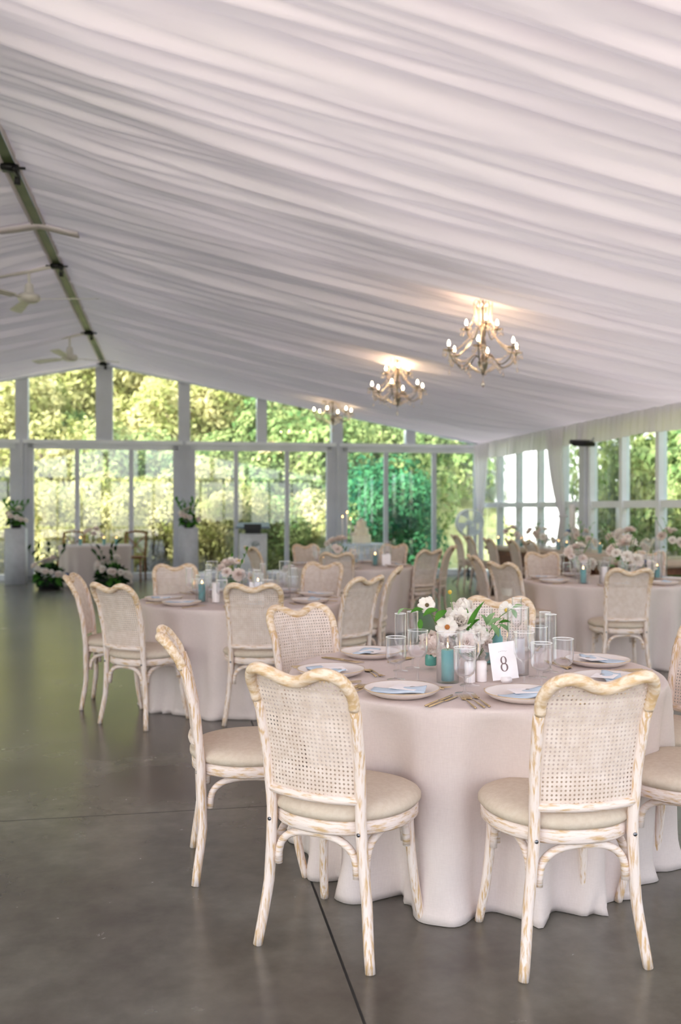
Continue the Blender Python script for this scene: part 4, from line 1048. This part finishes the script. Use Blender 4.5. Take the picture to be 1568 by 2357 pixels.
def ringf(cx, cz, ro, ri, n=28):
    vs = []
    for k in range(n):
        a = 2 * pi * k / n; vs += [(cx + ro * cos(a), -.1425, cz + ro * sin(a)), (cx + ri * cos(a), -.1425, cz + ri * sin(a))]
    q.add(vs, [(2 * k, 2 * k + 1, (2 * k + 3) % (2 * n), (2 * k + 2) % (2 * n)) for k in range(n)])
ringf(ex, ez, .105, .098)
r_ = random.Random(4)
for k in range(34):
    a = r_.uniform(0, 6.28); d = r_.uniform(.02, .085) ; cz = ez + abs(sin(a)) * d * .9 + .01; ringf(ex + cos(a) * d, min(cz, ez + .085), .010, .002, 10)
q.box(ex - .006, ex + .006, -.1428, -.1418, ez - .085, ez + .03); q.box(ex - .05, ex + .05, -.1428, -.1418, ez - .085, ez - .08)
q.build('emblem', M_embl, t, False)
# cake
t = thing('wedding_cake', 'three-tier cream wedding cake on the lace-covered table', 'cake', (CK[0] - .03, CK[1], TT + .001), 0)
MB().lathe([(.20, 0), (.20, .012), (0, .012)], 32, cap0=True).build('cake_board', M_white, t)
z = .012
for rr_, hh in ((.175, .15), (.13, .14), (.09, .12)):
    MB().lathe([(rr_, z), (rr_ + .002, z + .01), (rr_, z + hh - .012), (rr_ - .012, z + hh), (0, z + hh)], 36, cap0=True).build('tier', M_cake, t); z += hh
for a, b_, zz, rr_ in ((0, 0, z + .01, .045), (-.03, -.02, z + .0, .035), (-.15, -.06, .17, .05), (-.12, -.10, .30, .04)):
    flower_obj('rose', M_petal, t, (a, b_, zz), rr_, (a - .01, b_ - .3, .6), 'sugar_flower', None, 0)
for k, (px_, hh) in enumerate(((786, .40), (797, .48), (805, .36))):
    y = 17.3; x = (px_ - 784) / 2150 * y
    t = thing('taper_candle', 'tall slim taper candle left of the wedding cake, %s' % ('leftmost', 'tallest', 'nearest the cake')[k], 'candle', (x + .02, y + .05, TT), 0, 'taper candles beside the cake')
    MB().lathe([(.03, 0), (.03, .006), (.008, .015), (.008, .08), (.014, .09)], 14, cap0=True).build('candlestick', M_nickel, t); MB().tube([(0, 0, .085), (0, 0, .085 + hh)], [.012, .009], 10).build('taper', M_wax, t)
    MB().lathe([(0, .088 + hh), (.006, .097 + hh), (.004, .11 + hh), (0, .125 + hh)], 8).build('flame', M_flame, t)
# drum fan
fx = (1081 - 784) / 2150 * 17.0
t = thing('drum_fan', 'round pale blue-white floor fan on a dark stand near the corner curtain', 'fan', (fx, 17.0, 0), R(8))
cz = 1.11
MB().tube([(0, .1, .05), (0, .1, cz)], .018, 8).build('pole', M_black, t)
q = MB()
for a in range(3): q.tube([(0, .1, .25), (.3 * cos(a * 2.1 + .5), .1 + .3 * sin(a * 2.1 + .5), .01)], .013, 6)
q.build('tripod_base', M_black, t)
Mr = Matrix.Translation((0, 0, cz)) @ Matrix.Rotation(R(90), 4, 'X')
MB().lathe([(.245, -.10), (.25, -.09), (.25, .09), (.245, .10), (.235, .10), (.235, -.10)], 40).xf(Mr).build('drum', M_grille, t)
q = MB()
for k in range(1, 13): rr_ = .019 * k; q.tube([(rr_ * cos(a * pi / 16), rr_ * sin(a * pi / 16), .10 + .02 * (1 - (k / 12) ** 2)) for a in range(33)], .0035, 5, cap=False)
for k in range(20): a = k * pi / 10; q.tube([(.03 * cos(a), .03 * sin(a), .12), (.24 * cos(a), .24 * sin(a), .10)], .0025, 4)
q.xf(Mr).build('guard', M_grille, t)
for k in range(4):
    a0 = k * pi / 2; vs = []
    for i in range(6):
        for j in range(4): rr_ = .04 + .185 * i / 5; an = a0 + .9 * j / 3 * (0.6 + .4 * i / 5); vs.append((rr_ * cos(an), rr_ * sin(an), -.03 + .06 * j / 3))
    MB().add(vs, [(i * 4 + j, i * 4 + j + 1, i * 4 + j + 5, i * 4 + j + 4) for i in range(5) for j in range(3)]).xf(Mr).build('fan_blade', M_grille, t)
MB().lathe([(0, .04), (.05, .04), (.05, -.09), (0, -.09)], 20).xf(Mr).build('motor', M_grille, t)
# small white sign outside the gable glass
p = at(375, 1312, 0.0)
t = thing('garden_sign', 'small white upright board on the paving outside the gable glass', 'sign', (p.x * 1.10, p.y * 1.10, -.02), .3)
MB().box(-.09, .09, -.01, .01, .02, .30, Matrix.Rotation(R(-10), 4, 'X')).build('board', M_white, t, False); MB().box(-.09, .09, .02, .08, 0, .03).build('foot', M_white, t, False)

# ------------------------------------------------------------------ ceiling fans on their bars
def ceiling_fan(vr, off, lab, rot, drop):
    uf = UR - off; hb = HR - .03 - off * .19
    t = thing('ceiling_fan', lab, 'fan', tw(uf, vr + .12, 0), TH, 'white ceiling fans left of the ridge')
    L = 2.6
    MB().tube([(off - .06, -.12, HR - .05), (0, 0, hb), (-(L - off), .2, hb - .43)], .022, 8).build('support_bar', M_fan, t)
    zb = hb - drop
    MB().tube([(0, 0, hb), (0, 0, zb + .12)], .016, 8).build('downrod', M_fan, t)
    MB().lathe([(.02, .20), (.045, .18), (.055, .09), (.05, .075), (.105, .07), (.125, .05), (.125, .01), (.08, -.02), (0, -.03)], 28, (0, 0, zb)).build('motor', M_fan, t)
    for k in range(3):
        M = Matrix.Translation((0, 0, zb + .02)) @ Matrix.Rotation(rot + k * 2 * pi / 3, 4, 'Z') @ Matrix.Rotation(R(12), 4, 'X')
        MB().box(.10, .26, -.02, .02, -.004, .004, M).build('blade_arm', M_fan, t, False)
        MB().add([(.22, -.05, .004), (.78, -.07, .004), (.80, .0, .004), (.78, .07, .004), (.22, .05, .004), (.22, -.05, -.004), (.78, -.07, -.004), (.80, .0, -.004), (.78, .07, -.004), (.22, .05, -.004)],
                 [(0, 1, 2, 3, 4), (9, 8, 7, 6, 5), (0, 5, 6, 1), (1, 6, 7, 2), (2, 7, 8, 3), (3, 8, 9, 4), (4, 9, 5, 0)]).xf(M).build('blade', M_fan, t, False)
ceiling_fan(11.02, .32, 'nearer white ceiling fan hanging left of the ridge', -TH, .33)
ceiling_fan(15.16, .30, 'farther white ceiling fan hanging left of the ridge', R(30) - TH, .36)
ceiling_fan(7.9, 1.4, 'white ceiling fan cut off by the left edge, only its bar showing', R(20), .42)

# ------------------------------------------------------------------ chandeliers
def strand(q, a, b_, sag, n, r_=.0055):
    a, b_ = Vector(a), Vector(b_)
    for k in range(n):
        t = k / (n - 1); p = a.lerp(b_, t); p.z -= sag * sin(pi * t); s = r_ * (1 + .5 * sin(pi * t))
        q.add([p + Vector(v) * s for v in ((1, 0, 0), (0, 1, 0), (-1, 0, 0), (0, -1, 0), (0, 0, 1.2), (0, 0, -1.2))], [(0, 1, 4), (1, 2, 4), (2, 3, 4), (3, 0, 4), (1, 0, 5), (2, 1, 5), (3, 2, 5), (0, 3, 5)])
def drop(q, p, n=3, s=.011, L=.035):
    p = Vector(p); strand(q, p, p - Vector((0, 0, L * .8)), 0, n, .004); c = p - Vector((0, 0, L + s))
    q.add([c + Vector((cos(a) * s * .7, sin(a) * s * .7, -.3 * s)) for a in [k * pi / 3 for k in range(6)]] + [c + Vector((0, 0, s * 1.6)), c - Vector((0, 0, s * 1.3))],
          [(k, (k + 1) % 6, 6) for k in range(6)] + [((k + 1) % 6, k, 7) for k in range(6)])
def make_chandelier():
    t = thing('chandelier', 'x', 'chandelier')          # origin at its lowest drop, z up
    MB().lathe([(0, .10), (.012, .11), (.02, .15), (.045, .20), (.05, .225), (.018, .25), (.012, .31), (.025, .36), (.03, .40), (.012, .44), (.012, .50), (.028, .54), (.014, .60), (.012, .66), (.03, .70), (.008, .76), (.006, .80)], 20).build('stem', M_nickel, t)
    for z_, rr_ in ((.335, .075), (.53, .06), (.72, .09)):
        q = MB()
        for k in range(10):
            a = k * pi / 5; q.add([(rr_ * .2 * cos(a), rr_ * .2 * sin(a), z_), (rr_ * .7 * cos(a - .25), rr_ * .7 * sin(a - .25), z_ + .012), (rr_ * cos(a), rr_ * sin(a), z_ + .03), (rr_ * .7 * cos(a + .25), rr_ * .7 * sin(a + .25), z_ + .012)], [(0, 1, 2, 3)])
        q.build('crystal_dish', M_crystal, t)
    q = MB(); drop(q, (0, 0, .12), 5, .026, .07); q.build('crystal_drop', M_crystal, t)
    bulbs = []
    for n, ra, zb, ph, zs in ((6, .335, .36, .25, .24), (3, .165, .58, -1.571, .50)):
        for k in range(n):
            a = ph + 2 * pi * k / n; c, s = cos(a), sin(a)
            pts = curve([(.02 * c, .02 * s, zs), (.25 * ra * c, .25 * ra * s, zs + .045), (.55 * ra * c, .55 * ra * s, zs - .055), (.85 * ra * c, .85 * ra * s, zs - .02), (ra * c, ra * s, zb - .045)], 5)
            am = MB().tube(pts, .006, 8).build('arm', M_nickel, t)
            q = MB().lathe([(.006, 0), (.03, -.006), (.052, .004), (.056, .012), (.03, .0), (.008, .006)], 16, (ra * c, ra * s, zb - .045))
            for j in range(6): b = j * pi / 3; drop(q, (ra * c + .052 * cos(b), ra * s + .052 * sin(b), zb - .038), 3, .014, .032)
            q.build('drip_dish', M_crystal, am)
            MB().lathe([(0, -.045), (.012, -.043), (.011, .0), (0, .001)], 12, (ra * c, ra * s, zb)).build('candle_sleeve', M_nickel, am)
            MB().lathe([(.007, 0), (.0125, .012), (.013, .022), (.008, .04), (0, .056)], 12, (ra * c, ra * s, zb)).build('bulb', M_bulb, am)
            bulbs.append((ra * c, ra * s, zb))
            q = MB(); strand(q, (.07 * c, .07 * s, .72 if n == 3 else .53), (ra * c, ra * s, zb - .05), .05, 22 if n == 6 else 14, .008); q.build('crystal_strand', M_crystal, t)
            if n == 6:
                a2 = ph + 2 * pi * (k + 1) / n; q = MB(); strand(q, (ra * c, ra * s, zb - .06), (ra * cos(a2), ra * sin(a2), zb - .06), .10, 20, .007)
                drop(q, (ra * .93 * cos((a + a2) / 2), ra * .93 * sin((a + a2) / 2), zb - .155), 3, .017, .05); q.build('crystal_strand', M_crystal, t)
                q = MB(); strand(q, (.17 * c, .17 * s, .235), (.02 * c, .02 * s, .13), .02, 10, .008); drop(q, (.17 * c, .17 * s, .235), 5, .018, .07); q.build('crystal_strand', M_crystal, t)
    for k in range(6):
        a = k * pi / 3; c, s = cos(a), sin(a)
        MB().tube(curve([(.01 * c, .01 * s, .74), (.06 * c, .06 * s, .80), (.085 * c, .085 * s, .77)], 4), .003, 6).build('crown_scroll', M_nickel, t)
        q = MB(); strand(q, (.085 * c, .085 * s, .765), (.06 * c, .06 * s, .56), -.01, 18, .009); q.build('crystal_strand', M_crystal, t)
    return t
ch0 = make_chandelier()
def chandelier(y, px_, zbot, lab, first=False):
    x = (px_ - 784) / 2150 * y
    o = ch0 if first else dup(ch0)
    o.location = (x, y, zbot); o.rotation_euler = (0, 0, 0); tag(o, lab, 'chandelier', 'crystal chandeliers on the right slope')
    u = x * cos(TH) + y * sin(TH); zt = roof(u) - .03
    q = MB(); L = zt - zbot - .78
    if L > 0:
        k = 0; zz = .78
        while zz < zt - zbot: 
            M = Matrix.Translation((0, 0, zz)) @ Matrix.Rotation(pi / 2 * (k % 2), 4, 'Z') @ Matrix.Rotation(pi / 2, 4, 'X')
            r2 = MB().tube([(.007 * cos(a * pi / 5), .013 * sin(a * pi / 5), 0) for a in range(11)], .0022, 5).xf(M); q.add(r2.v, r2.f); zz += .021; k += 1
        q.build('chain', M_nickel, o)
    lt = bpy.data.lights.new('chandelier_light', 'POINT'); lt.energy = 2.6; lt.color = (1, .60, .38); lt.shadow_soft_size = .12
    lo = bpy.data.objects.new('chandelier_light', lt); C.objects.link(lo); lo.parent = o; lo.location = (0, 0, .66)
chandelier(8.6, 1112, 2.50, 'nearest and largest crystal chandelier, on the right', True)
chandelier(11.85, 915, 2.56, 'middle crystal chandelier of the three')
chandelier(16.4, 766, 2.72, 'farthest and smallest-looking crystal chandelier against the gable glass')
